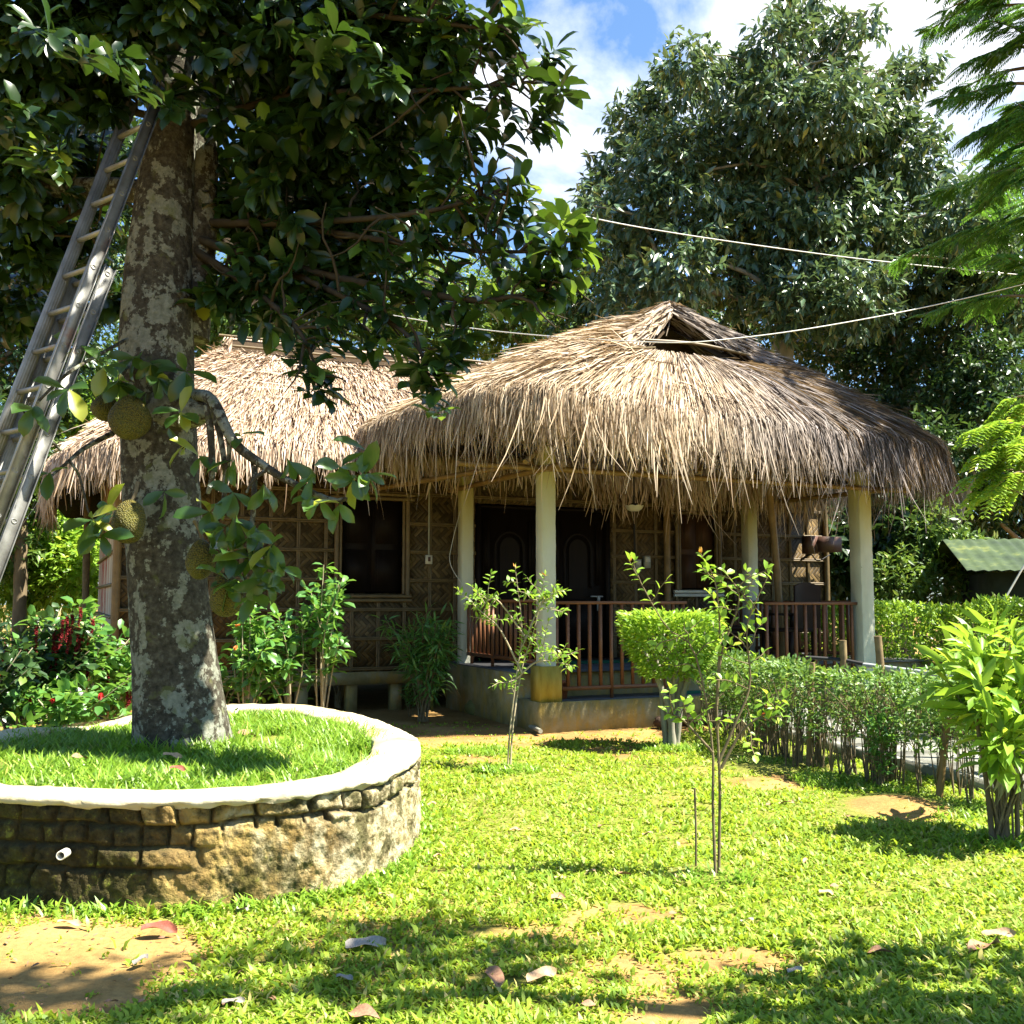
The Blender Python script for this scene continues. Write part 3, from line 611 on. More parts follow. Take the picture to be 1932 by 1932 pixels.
    D = np.stack([sg * .82, R.normal(0, .25, n), -.5 + R.normal(0, .1, n)], 1); leaves(m, P, D, np.array([0, 0, 1.0]) + rnd(n, .3), R.uniform(.3, .55, n), .022, (np.array([[0,.5,0],[0,-.5,0],[.5,.5,.03],[.5,-.5,.03],[1,.2,0],[1,-.2,0]]), [np.array([[0,1,3,2],[2,3,5,4]])])); m.build('straw', M['thatch'], rr)
    # main roof
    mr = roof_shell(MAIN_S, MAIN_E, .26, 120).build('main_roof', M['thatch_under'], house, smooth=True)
    m = MB()
    for n, wr, ur, ln, wd, lift in ((19000, (0, 7.5), (0, .93), .50, .014, .03), (10000, (1.6, 4.6), (0.1, .95), .45, .013, .05), (3000, (0, 7.5), (.85, 1.0), .45, .017, .05), (2000, (1.6, 7), (.9, 1.0), .42, .016, .05), (2200, (.0, 1.6), (.85, 1.0), .7, .016, .05), (3000, (4.3, 7.5), (.3, 1), .55, .018, .05)):
        V, F = strands(MAIN_S, MAIN_E, .26, n, wr, ur, ln, wd, lift); m.add(V, [F])
    V, F = strands(MAIN_S, MAIN_E, .26, 500, (0, 6), (.05, .9), .4, .013, .10, side=1.2); m.add(V, [F])
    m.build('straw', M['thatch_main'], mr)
    m = MB(); V = []
    for s_ in np.linspace(-2.78, 4.6, 30):
        for t_, z_ in ((4.50, 4.80), (4.52, 4.90), (4.95, 5.28), (5.2, 5.38), (5.45, 5.28), (5.85, 4.95)):
            V.append((s_ + (R.random() - .5) * .02, t_, z_ + (R.random() - .5) * .02))
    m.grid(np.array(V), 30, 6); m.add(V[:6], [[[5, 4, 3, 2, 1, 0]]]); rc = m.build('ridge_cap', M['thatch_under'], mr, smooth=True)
    m = MB(); n = 6500; s_ = R.uniform(-2.8, 4.0, n); f = R.uniform(0, 1, n); P = np.stack([s_, 5.2 - f * .66, 5.41 - f * .54 + .01], 1); D = np.stack([R.normal(-.05, .22, n), np.full(n, -.78), np.full(n, -.62)], 1)
    leaves(m, P, D, np.array([0, -.6, .8]) + rnd(n, .3), R.uniform(.22, .42, n), .02, (np.array([[0,.5,0],[0,-.5,0],[.5,.5,.03],[.5,-.5,.03],[1,.2,0],[1,-.2,0]]), [np.array([[0,1,3,2],[2,3,5,4]])]))
    n = 300; P = np.stack([np.full(n, -2.8), 5.2 - R.uniform(-.5, .6, n), 5.3 - R.uniform(0, .45, n)], 1); leaves(m, P, np.array([[-.35, 0, -1]]) + rnd(n, .15), np.array([-1, 0, .3]) + rnd(n, .3), R.uniform(.2, .4, n), .02)
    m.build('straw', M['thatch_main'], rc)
    for t_, z_ in ((4.42, 4.885), (4.66, 5.10), (4.93, 5.31)):
        m = MB(); m.tube(spline([(-2.95, t_, z_ + .02), (-.5, t_ - .02, z_ + .02), (2, t_, z_ + .02), (4.2, t_, z_)], 16), .02, 8); m.build('bamboo_pole', M['batten'], rc, smooth=True)
    # rafters and eave poles under the porch thatch
    m = MB()
    for s_ in np.linspace(-.6, 5.2, 9): m.tube([(s_, -.75, 2.86), (2.28 + (s_ - 2.28) * .35, .5, 4.25)], .03, 6)
    for a, b in (((-1.1, -.1, 2.9), (5.3, -.1, 2.88)), ((-.15, -.75, 2.86), (-.15, 2.7, 2.92)), ((4.7, -.75, 2.84), (4.7, 2.7, 2.9)), ((-.2, -.05, 2.96), (-1.2, 2.75, 2.9))): m.tube([a, b], .035, 6)
    m.build('roof_poles', M['bamboo'], pr, smooth=True)
roofs()

def walls():
    T0, T1 = 2.8, 2.86; S0, S1 = -4.36, 6.39; Z0, Z1 = .5, 3.35
    win = [(-1.64, -.77, 1.52, 2.78), (3.59, 4.27, 1.60, 2.76)]; door = (.27, 2.42, FL, 2.78)
    cuts = [(S0, -1.64, Z0, Z1), (-1.64, -.77, Z0, 1.52), (-1.64, -.77, 2.78, Z1), (-.77, .27, Z0, Z1), (.27, 2.42, 2.78, Z1), (2.42, 3.59, Z0, Z1), (3.59, 4.27, Z0, 1.60), (3.59, 4.27, 2.76, Z1), (4.27, S1, Z0, Z1)]
    m = MB()
    for a, b, c, d in cuts: m.box((a, T0, c), (b, T1, d))
    fw = m.build('front_wall', M['weave'], house)
    holes = win + [door]
    def free(lo, hi, axis, q):
        segs = [(lo, hi)]
        for s0, s1, z0, z1 in holes:
            o0, o1, l0, l1 = (z0, z1, s0, s1) if axis == 's' else (s0, s1, z0, z1)
            if o0 - .03 < q < o1 + .03:
                new = []
                for a, b in segs:
                    if b <= l0 or a >= l1: new.append((a, b)); continue
                    if a < l0: new.append((a, l0))
                    if b > l1: new.append((l1, b))
                segs = new
        return [x for x in segs if x[1] - x[0] > .06]
    def batten(pts, r, k=1):
        m = MB(); pts = [np.array(p) for p in pts]
        for q in range(k):
            off = (q - (k - 1) / 2) * r * 1.7; a, b = pts; v = abs(a[2] - b[2]) > .1
            o = np.array([off, 0, 0]) if v else np.array([0, 0, off])
            P = spline([a + o, (a + b) / 2 + o + np.array([0, -.004, 0]), b + o], 7); m.tube(P, r * (1 + .08 * np.sin(np.arange(7) * 2.1)), 6)
        m.build('bamboo_batten', M['batten'], fw, smooth=True)
    for s_ in np.arange(S0 + .03, S1 + .01, .358):
        for a, b in free(Z0, Z1, 'z', s_): batten([(s_, T0 - .008, a), (s_, T0 - .008, b)], .014, 2)
    for z_ in (.54, .93, 1.31, 1.70, 2.08, 2.46, 2.86, 3.22):
        for a, b in free(S0, S1, 's', z_): batten([(a, T0 - .022, z_), (b, T0 - .022, z_)], .014, 2)
    m = MB(); m.tube(spline([(S1, T0 - .03, .5), (S1 + .02, T0 - .03, 1.9), (S1, T0 - .03, 3.3)], 10), .045, 10); m.build('corner_post', M['batten'], house, smooth=True)
    m = MB(); m.tube(spline([(S0, T0 - .02, .5), (S0, T0 - .02, 1.9), (S0, T0 - .02, 3.3)], 10), .05, 10); m.build('corner_post', M['bamboo'], house, smooth=True)
    # left end wall of upright split bamboo, other walls, floor
    m = MB(); t_ = 2.87
    while t_ < 7.7:
        w = R.uniform(.05, .075); m.tube([(S0 + .01, t_ + w / 2, .5), (S0 + .01 + (R.random() - .5) * .01, t_ + w / 2, 1.9), (S0 + .01, t_ + w / 2, 3.2)], w / 2, 6); t_ += w + .012
    lw = m.build('end_wall', M['strips'], house, smooth=True)
    for z_ in (.8, 1.22, 1.62, 2.02, 2.44):
        m = MB(); m.tube([(S0 - .035, 2.85, z_), (S0 - .035, 7.7, z_ + .02)], .022, 6); m.build('bamboo_batten', M['batten'], lw, smooth=True)
    m = MB(); m.box((S0 + .06, 7.72, .5), (S1, 7.8, 3.3)); m.build('back_wall', M['weave'], house)
    m = MB(); m.box((S1 - .05, 2.87, .5), (S1 + .02, 7.71, 3.3)); m.build('end_wall', M['weave'], house)
    m = MB(); m.box((S0, 2.99, .44), (S1 - .06, 7.7, .5)); m.build('floor_deck', M['shutter'], house)
    m = MB(); m.box((S0 - .05, 2.74, .34), (-.19, 2.98, .498)); m.build('floor_beam', M['found'], house)
    for s_ in (-4.2, -3.3, -2.75, -2.1, -1.45, -.85):
        m = MB(); m.box((s_ - .07, 2.78, -.05), (s_ + .07, 2.93, .338)); m.build('stilt', M['found'], house)
        m = MB(); m.box((s_ - .07, 7.3, -.05), (s_ + .07, 7.45, .438)); m.build('stilt', M['found'], house)
    # doors
    for a, b, lab in ((.29, 1.31, None), (1.37, 2.40, None)):
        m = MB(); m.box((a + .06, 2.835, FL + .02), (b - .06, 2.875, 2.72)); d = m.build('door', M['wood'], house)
        m = MB()
        for q in ((a, a + .06), (b - .06, b)): m.box((q[0], 2.79, FL), (q[1], 2.88, 2.76))
        m.box((a + .06, 2.79, 2.72), (b - .06, 2.88, 2.76)); m.build('frame', M['wood'], d)
        c = (a + b) / 2; m = MB()
        for x0, x1, z0, z1 in ((a + .12, c - .30, FL + .2, FL + .85), (c - .24, c + .24, FL + .2, FL + .85), (c + .30, b - .12, FL + .2, FL + .85), (a + .12, c - .30, FL + 1.05, 2.55), (c + .30, b - .12, FL + 1.05, 2.55)): 
            m.box((x0, 2.818, z0), (x1, 2.834, z1)); m.box((x0 + .05, 2.805, z0 + .05), (x1 - .05, 2.817, z1 - .05))
        for r0, r1, y0 in ((.24, .20, 2.805), (.15, .0, 2.815)):
            th = np.linspace(0, np.pi, 15); zc = FL + 1.55
            o = [(c - r0, FL + 1.0)] + [(c - r0 * math.cos(t), zc + r0 * 1.1 * math.sin(t)) for t in th] + [(c + r0, FL + 1.0)]
            if r1 > 0:
                i_ = [(c - r1, FL + 1.04)] + [(c - r1 * math.cos(t), zc + r1 * 1.1 * math.sin(t)) for t in th] + [(c + r1, FL + 1.04)]
                V = [(x, y, z) for (x, z), (x2, z2) in zip(o, i_) for (x, y, z) in ((x, 2.834, z), (x, y0, z), (x2, y0, z2), (x2, 2.834, z2))]; m.grid(np.array(V), len(o), 4)
            else:
                n = len(o); m.add([(x, y0, z) for x, z in o], [[list(range(n))]]); V = [(x, y, z) for x, z in o for y in (2.834, y0)]; m.grid(np.array(V), n, 2)
        m.build('carved_panel', M['wood'], d)
        m = MB(); x = b - .22 if a > 1 else a + .2; m.tube([(x - .1, 2.80, 1.49), (x + .1, 2.80, 1.49)], .010, 8); m.box((x + .01, 2.785, 1.42), (x + .05, 2.82, 1.5)); m.box((x + .0, 2.775, 1.28), (x + .045, 2.80, 1.40)); m.build('bolt', M['pipe'], d)
    # windows
    for (s0, s1, z0, z1), nm in zip(win, 'ab'):
        m = MB(); f = .055
        for q in (s0 - .05, s1 + .05): m.tube([(q, T0 - .04, z0 - .02), (q, T0 - .04, z1 + .08)], .032, 8); m.tube([(q + (.055 if q < s0 else -.055), T0 - .035, z0), (q + (.055 if q < s0 else -.055), T0 - .035, z1)], .02, 8)
        for q in (z1 + .06, z1 + .0): m.tube([(s0 - .14, T0 - .045, q), (s1 + .14, T0 - .045, q)], .026, 8)
        wn = m.build('window', M['batten'], house, smooth=True)
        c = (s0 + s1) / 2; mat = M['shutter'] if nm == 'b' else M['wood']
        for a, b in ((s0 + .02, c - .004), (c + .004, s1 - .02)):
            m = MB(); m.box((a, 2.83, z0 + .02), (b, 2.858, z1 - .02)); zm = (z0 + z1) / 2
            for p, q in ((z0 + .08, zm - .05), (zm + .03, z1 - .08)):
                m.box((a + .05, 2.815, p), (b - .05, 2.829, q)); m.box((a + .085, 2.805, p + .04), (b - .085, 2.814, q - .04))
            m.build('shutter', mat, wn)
        m = MB()
        for q, r in ((z0 - .035, .026), (z0 - .09, .026)): m.tube([(s0 - .12, T0 - .05, q), (s1 + .1, T0 - .05, q)], r, 8)
        m.build('sill', M['white'] if nm == 'b' else M['batten'], wn, smooth=True)
walls()

def porch():
    m = MB(); m.box((-.15, -.17, -.1), (4.75, .45, AP)); m.build('porch_step', M['found'], house)
    m = MB(); m.box((-.15, .452, -.1), (6.2, 2.79, FL - .012)); m.build('foundation', M['found'], house)
    m = MB(); m.box((-.147, .40, FL - .01), (6.2, 2.788, FL + .004)); m.box((-.05, -.1, AP + .001), (4.7, .398, AP + .006)); m.build('floor', M['floor'], house)
    m = MB(); m.box((1.95, -.75, -.05), (3.35, -.172, .15)); m.build('entrance_step', M['concrete'], house)
    def post(s_, t_, z0, z1, w=.17, plinth=False, lab=None):
        m = MB(); nz = 34; V = []; c = w / 2; q = .006
        ring = [(-c, -c + q), (-c + q, -c), (c - q, -c), (c, -c + q), (c, c - q), (c - q, c), (-c + q, c), (-c, c - q)]
        for k in range(nz):
            z = z0 + (z1 - z0) * k / (nz - 1)
            for x, y in ring: V.append((s_ + x + R.normal(0, .0016), t_ + y + R.normal(0, .0016), z))
        V = np.array(V).reshape(nz, 8, 3).transpose(1, 0, 2).reshape(-1, 3); m.grid(V, 8, nz, close=True)
        p = m.build('post', M['post'], house); tag(p, lab)
        if plinth:
            m = MB(); m.box((s_ - .13, t_ - .13, AP), (s_ + .13, t_ + .13, .70)); m.build('plinth', M['plinth'], p)
    post(0, 0, AP, 3.15, .17, True, 'front corner post standing on a mustard yellow plinth')
    post(0, 2.47, FL, 3.1, .165); post(4.57, 2.35, FL, 3.1, .175); post(4.57, 0, AP, 3.1, .205)
    for s_, t_, r, l in ((3.34, 2.72, .05, (0, 0)), (4.15, 1.2, .05, (-.12, .0))):
        m = MB(); P = spline([(s_ + l[0], t_ + l[1], 3.3), (s_, t_, 2.0), (s_ - l[0] * .6, t_, FL)], 22); m.tube(P, r * (1 + .10 * (np.arange(22) % 6 == 0)), 10); m.build('bamboo_post', M['bamboo'], house, smooth=True)
    def railing(a, b, z0, z1, gap=.14, ends=True, nm='railing'):
        a = np.array(a, float); b = np.array(b, float); L = np.linalg.norm(b - a); d = (b - a) / L; root = bpy.data.objects.new(nm, None); COL.objects.link(root); root.parent = house
        def rb(p, q, w, h, n): m = MB(); m.bar(p, q, w, h); m.build(n, M['rail'], root)
        v = lambda x, z: np.array([*(a + d * x), z])
        rb(v(0, z1), v(L, z1), .05, .035, 'top_rail'); rb(v(0, z0 + .13), v(L, z0 + .13), .03, .045, 'bottom_rail')
        n = int(L / gap)
        for i in range(n + 1):
            x = min(.03 + i * gap, L - .03); m = MB(); lo = z0 if (i % 5 == 0) else z0 + .152
            p, q = v(x, lo), v(x, z1 - .018); m.bar(p, q, .032, .032, ref=(*d, 0)); m.build('baluster', M['rail'], root)
    railing((.10, 0), (1.85, 0), AP, 1.40); railing((3.0, 0), (4.46, 0), AP, 1.39, .15); railing((0, .1), (0, 2.38), FL, 1.42)
    railing((4.57, .11), (4.57, 2.25), FL, 1.41); railing((4.57, 2.44), (4.57, 2.78), FL, 1.41, .1)
    return
porch()

# things fixed to, hung in or standing on the porch
def small_things():
    c = HW(2.2, 1.75, 0); rz = PHI
    o = thing('ceiling_light', 'scalloped white glass ceiling light hanging under the porch thatch', 'lamp', HW(2.05, 1.5, 2.62))
    m = MB(); n = 40; V = []
    for k, (r, z) in enumerate(((.02, 0), (.06, .006), (.10, .03), (.125, .07))):
        for i in range(n): a = 2 * np.pi * i / n; V.append((r * math.cos(a), r * math.sin(a), z + (.012 * abs(math.sin(a * 4)) if k == 3 else 0)))
    V = np.array(V).reshape(4, n, 3).transpose(1, 0, 2).reshape(-1, 3); m.grid(V, n, 4, close=True); m.build('glass_shade', M['white'], o, smooth=True)
    m = MB(); m.tube([(0, 0, .06), (0, 0, .75)], .012, 8); m.tube([(0, 0, .08), (0, 0, .11)], .05, 12); m.build('stem', M['black'], o)
    # switch box with conduit on the left wall
    o = thing('switch_box', 'small pale switch box under a thin conduit left of the doors', 'switch', HW(-.42, 2.76, 1.98), PHI)
    m = MB(); m.box((-.045, -.02, -.06), (.045, .02, .06)); m.build('case', M['white'], o)
    m = MB(); m.box((-.018, -.027, -.025), (.018, -.0205, .035)); m.build('button', M['boxbrown'], o)
    m = MB(); m.tube([(0, 0, .06), (0, 0, .98)], .012, 8); m.build('conduit', M['dirtywhite'], o)
    for k, (s_, z_, lab) in enumerate(((2.82, 1.95, 'grey meter box hanging lower on the wall, nearer to the door'), (2.98, 2.0, 'grey meter box mounted a little higher, nearer to the bamboo post by the window'))):
        o = thing('meter_box', lab, 'meter', HW(s_, 2.73, z_), PHI, 'meter boxes beside the right door')
        m = MB(); m.box((-.05, -.045, -.09), (.05, .03, .09)); m.build('case', M['dirtywhite'], o)
        m = MB(); m.box((-.04, -.05, .0), (.04, -.0455, .075)); m.build('window', M['white'], o)
    o = MB(); o.tube(spline([HW(2.8, 2.74, 2.05), HW(2.78, 2.73, 2.5), HW(2.8, 2.74, 3.2)], 8), .016, 6); tag(o.build('power_cord', M['black'], smooth=True), 'black cord running up the wall from the grey meter boxes', 'cord')
    P = spline([HW(-.05, 2.45, 2.75), HW(-.18, 2.5, 2.2), HW(-.22, 2.45, 1.9), HW(-.02, 2.36, 1.55)], 16); m = MB(); m.tube(P, .005, 5); tag(m.build('loose_wire', M['cable'], smooth=True), 'thin loose wire dangling beside the back left porch post', 'wire')
    # boxy floodlight on the wall end
    o = thing('wall_box', 'dark brown open-fronted box fixed high on the right end of the woven wall', 'wall box', HW(6.0, 2.55, 2.33), PHI)
    m = MB(); m.box((-.02, -.20, -.13), (.36, .02, .11)); m.build('hood', M['boxbrown'], o)
    m = MB(); m.box((-.22, -.10, -.16), (-.022, .06, .12)); m.build('case', M['boxbrown'], o)
    m = MB(); m.bar((-.1, .0, -.16), (-.1, .22, -.24), .03, .03); m.tube(spline([(.0, .1, -.16), (.15, .12, -.26), (.38, .1, -.16)], 8), .01, 6); m.build('bracket', M['black'], o)
    # mats, pot, chair, table
    for (s_, t_, z_, a, b, lab) in ((1.75, 1.85, FL + .005, 1.15, .5, 'green mat on the upper porch floor in front of the doors'), (2.35, .22, AP + .007, 1.1, .3, 'green mat on the lower porch step by the topiary bush')):
        m = MB(); nx = 24; g = []
        for i in range(nx):
            for j in range(10): g.append((-a / 2 + a * i / (nx - 1), -b / 2 + b * j / 9, .006 + R.random() * .004))
        m.grid(np.array(g), nx, 10); m.box((-a / 2, -b / 2, 0), (a / 2, b / 2, .004)); o = m.build('door_mat', M['mat'], loc=HW(s_, t_, z_)); o.rotation_euler = (0, 0, PHI); tag(o, lab, 'mat')
    m = MB(); n = 24; prof_ = [(.0, .0), (.06, 0), (.085, .17), (.098, .17), (.098, .20), (.082, .20), (.078, .15), (0, .15)]
    V = np.array([(r * math.cos(2 * np.pi * i / n), r * math.sin(2 * np.pi * i / n), z) for i in range(n) for r, z in prof_]); m.grid(V, n, len(prof_), close=True)
    o = m.build('flower_pot', M['terracotta'], loc=HW(.28, .18, AP + .006)); tag(o, 'small terracotta flower pot behind the porch railing beside the front corner post', 'pot')
    o = thing('porch_chair', 'dark wooden chair with a broad rounded back standing behind the right porch railing', 'chair', HW(4.0, .75, FL + .005), PHI + math.radians(188))
    m = MB(); m.box((-.24, -.22, .41), (.24, .24, .455)); m.build('seat', M['chair'], o)
    for x in (-.21, .21):
        for y in (-.19, .21): m = MB(); m.bar((x, y, 0), (x, y, .41), .045, .045, ref=(0, 1, 0)); m.build('leg', M['chair'], o)
        m = MB(); m.bar((x * 1.05, -.2, .64), (x * 1.05, .2, .64), .04, .03); m.bar((x * 1.05, -.17, .457), (x * 1.05, -.17, .624), .035, .035, ref=(0, 1, 0)); m.build('arm', M['chair'], o)
    m = MB(); V = []
    for i in range(11):
        x = -.24 + .048 * i; top = 1.0 + .06 * math.cos(x / .24 * 1.4)
        V += [(x, .235 + .03 * (z - .45) - .04 * math.cos(x / .24 * 1.5) + .05, z) for z in np.linspace(.456, top, 6)]
    V = np.array(V); m.grid(V, 11, 6); m.grid(V + np.array([0, .03, 0]), 11, 6); k = np.arange(10); a = k * 6 + 5; m.add(np.vstack([V, V + np.array([0, .03, 0])]), [np.stack([a, a + 6, a + 72, a + 66], 1)])
    for e in (0, 60): m.add(np.vstack([V, V + np.array([0, .03, 0])]), [np.array([[e + q, e + q + 1, e + q + 67, e + q + 66] for q in range(5)])])
    m.build('backrest', M['chair'], o, smooth=False)
    o = thing('porch_table', 'low dark table on the porch between the back post and the wooden chair', 'table', HW(3.55, 1.25, FL + .005), PHI)
    m = MB(); m.box((-.32, -.25, .44), (.32, .25, .48)); m.build('table_top', M['chair'], o)
    m = MB(); m.box((-.28, -.21, .37), (.28, .21, .438)); m.build('apron', M['chair'], o)
    for x in (-.26, .26):
        for y in (-.19, .19): m = MB(); m.bar((x, y, 0), (x, y, .37), .05, .05, ref=(0, 1, 0)); m.build('leg', M['chair'], o)
    # rocks and a pipe on the ground by the porch
    def rock(p, r, mat, lab):
        m = MB(); n, k = 18, 12; V = []
        for i in range(n):
            for j in range(k):
                a = 2 * np.pi * i / n; b = np.pi * j / (k - 1); d = np.array([math.cos(a) * math.sin(b), math.sin(a) * math.sin(b), math.cos(b)])
                f = 1 + .35 * (vnoise(np.array(d[0] * 2 + p[0] * 9), np.array(d[1] * 2 + d[2] * 2.6), 4) - .5) * 2 * .6 + .12 * (vnoise(np.array(d[0] * 7), np.array(d[1] * 7 + d[2] * 5), 5) - .5)
                V.append(d * f * np.array([r, r * .8, r * .62]))
        V = np.array(V); m.grid(V, n, k, close=True); o = m.build('rock', M[mat], loc=(p[0], p[1], r * .35)); tag(o, lab, 'rock')
    rock(gp(1258, 1372), .15, 'rock', 'dark brown rock on bare earth in front of the porch foundation, nearer the corner post')
    rock(gp(1306, 1368), .13, 'rock', 'dark brown rock at the porch foundation beside the topiary trunk')
    rock(gp(912, 1345), .24, 'mossrock', 'mossy ochre stone in the shade below the strap-leaved plant')
    m = MB(); a = gp(1108 - 40, 1374); m.tube([gp(1020, 1385) + np.array([0, 0, .03]), gp(930, 1338) + np.array([0, 0, .03])], .025, 8); tag(m.build('ground_pipe', M['dirtywhite'], smooth=True), 'length of dirty pipe lying on the shaded earth left of the porch corner', 'pipe')
    # small shed at the right edge
    b = at(1880, 1150, 15.6); o = thing('garden_shed', 'small dark shed with a mossy green sheet roof at the right edge', 'shed', (b[0], b[1], 0), math.radians(-12))
    m = MB(); m.box((0, 0, 0), (2.6, 2.4, 1.86)); m.build('wall', M['shed_wall'], o)
    m = MB(); nx = 60; V = []
    for i in range(nx):
        x = -.5 + 3.5 * i / (nx - 1)
        for y, z in ((-.5, 1.86), (1.2, 2.42), (2.9, 1.86)): V.append((x, y, z + .012 * math.sin(i * 2.1) + .0))
    m.grid(np.array(V), nx, 3); m.grid(np.array(V) + np.array([0, 0, .015]), nx, 3); m.build('roof', M['shed_roof'], o)
    m = MB(); m.tube([at(1935, 1062, 15.0), at(1893, 1135, 15.0)], .015, 6); tag(m.build('guy_wire', M['cable'], smooth=True), 'pale guy wire slanting down in front of the small dark shed', 'wire')
    # overhead cables
    m = MB(); m.tube(spline([at(560, 560, 14.2), at(880, 618, 13.0), at(1215, 645, 11.3), at(1400, 637, 11.2), at(1620, 604, 11.6), at(1850, 556, 12.4), at(2150, 480, 14)], 60), .0065, 6); tag(m.build('overhead_cable', M['cable'], smooth=True), 'white cable sagging across the front of the porch gable', 'cable', 'overhead cables')
    m = MB(); m.tube(spline([at(800, 322, 14), at(985, 378, 15), at(1180, 424, 16), at(1450, 466, 17), at(1700, 497, 18), at(2050, 530, 20)], 60), .0095, 6); tag(m.build('overhead_cable', M['cable'], smooth=True), 'upper grey cable running into the big glossy tree behind the roof', 'cable', 'overhead cables')
    m = MB(); m.tube(spline([HW(.3, .1, 4.0), HW(.75, -.1, 4.22), HW(1.35, -.2, 4.3)], 10) + np.array([0, 0, .1]), .011, 5)
    tag(m.build('fallen_twig', M['twig'], smooth=True), 'long bare twig lying on the front slope of the porch thatch', 'twig')
small_things()
# ------------------------------------------------------------------ vegetation
def blob(px, py, Y, r): c = at(px, py, Y); return (c, r * Y / 1932)
def bl(Y, lst, dy=0.9):
    out = []
    for px, py, r in lst: y = Y + R.uniform(-dy, dy); out.append((at(px, py, y), r * y / 1932))
    return out
def bl2(Y, lst, dy): return [(c, r * .84) for c, r in bl(Y, lst, dy)]
def make_tree(name, label, trunk, blobs, ntwig, per, L, Wr, mat, bark, group=None, droop=.35, twig=.35, tpl=T_SIMPLE, surf=.42, up=.25, limbs=True, limb_r=.3, seg=9):
    base = np.array(trunk[0][0], float); root = thing(name, label, 'tree', base, 0, group)
    m = MB(); P = np.array([t[0] for t in trunk], float); rr = np.array([t[1] for t in trunk]); n = 26
    C = spline(P, n); rad = np.interp(np.linspace(0, 1, n), np.linspace(0, 1, len(rr)), rr); rad = rad * (1 + .06 * np.sin(np.arange(n) * 1.7))
    m.tube(C - base, rad, seg)
    if limbs:
        for c, r in blobs:
            k = int(np.clip(np.argmin(np.linalg.norm(C - (c - np.array([0, 0, r * 1.1])), axis=1)), n * .3, n - 2))
            limb(m, C[k] - base, c - base + np.array([0, 0, r * .3]), min(rad[k] * .55, limb_r * .25), .012, .06, 6, 8)
    m.build('trunk', bark, root, smooth=True)
    m = MB(); tree_crown(m, [(c - base, r) for c, r in blobs], ntwig, per, L, Wr, droop, twig, tpl, surf, up); m.build('crown', mat, root)
    return root
def gz(x, y): return np.array([x, y, 0.0])

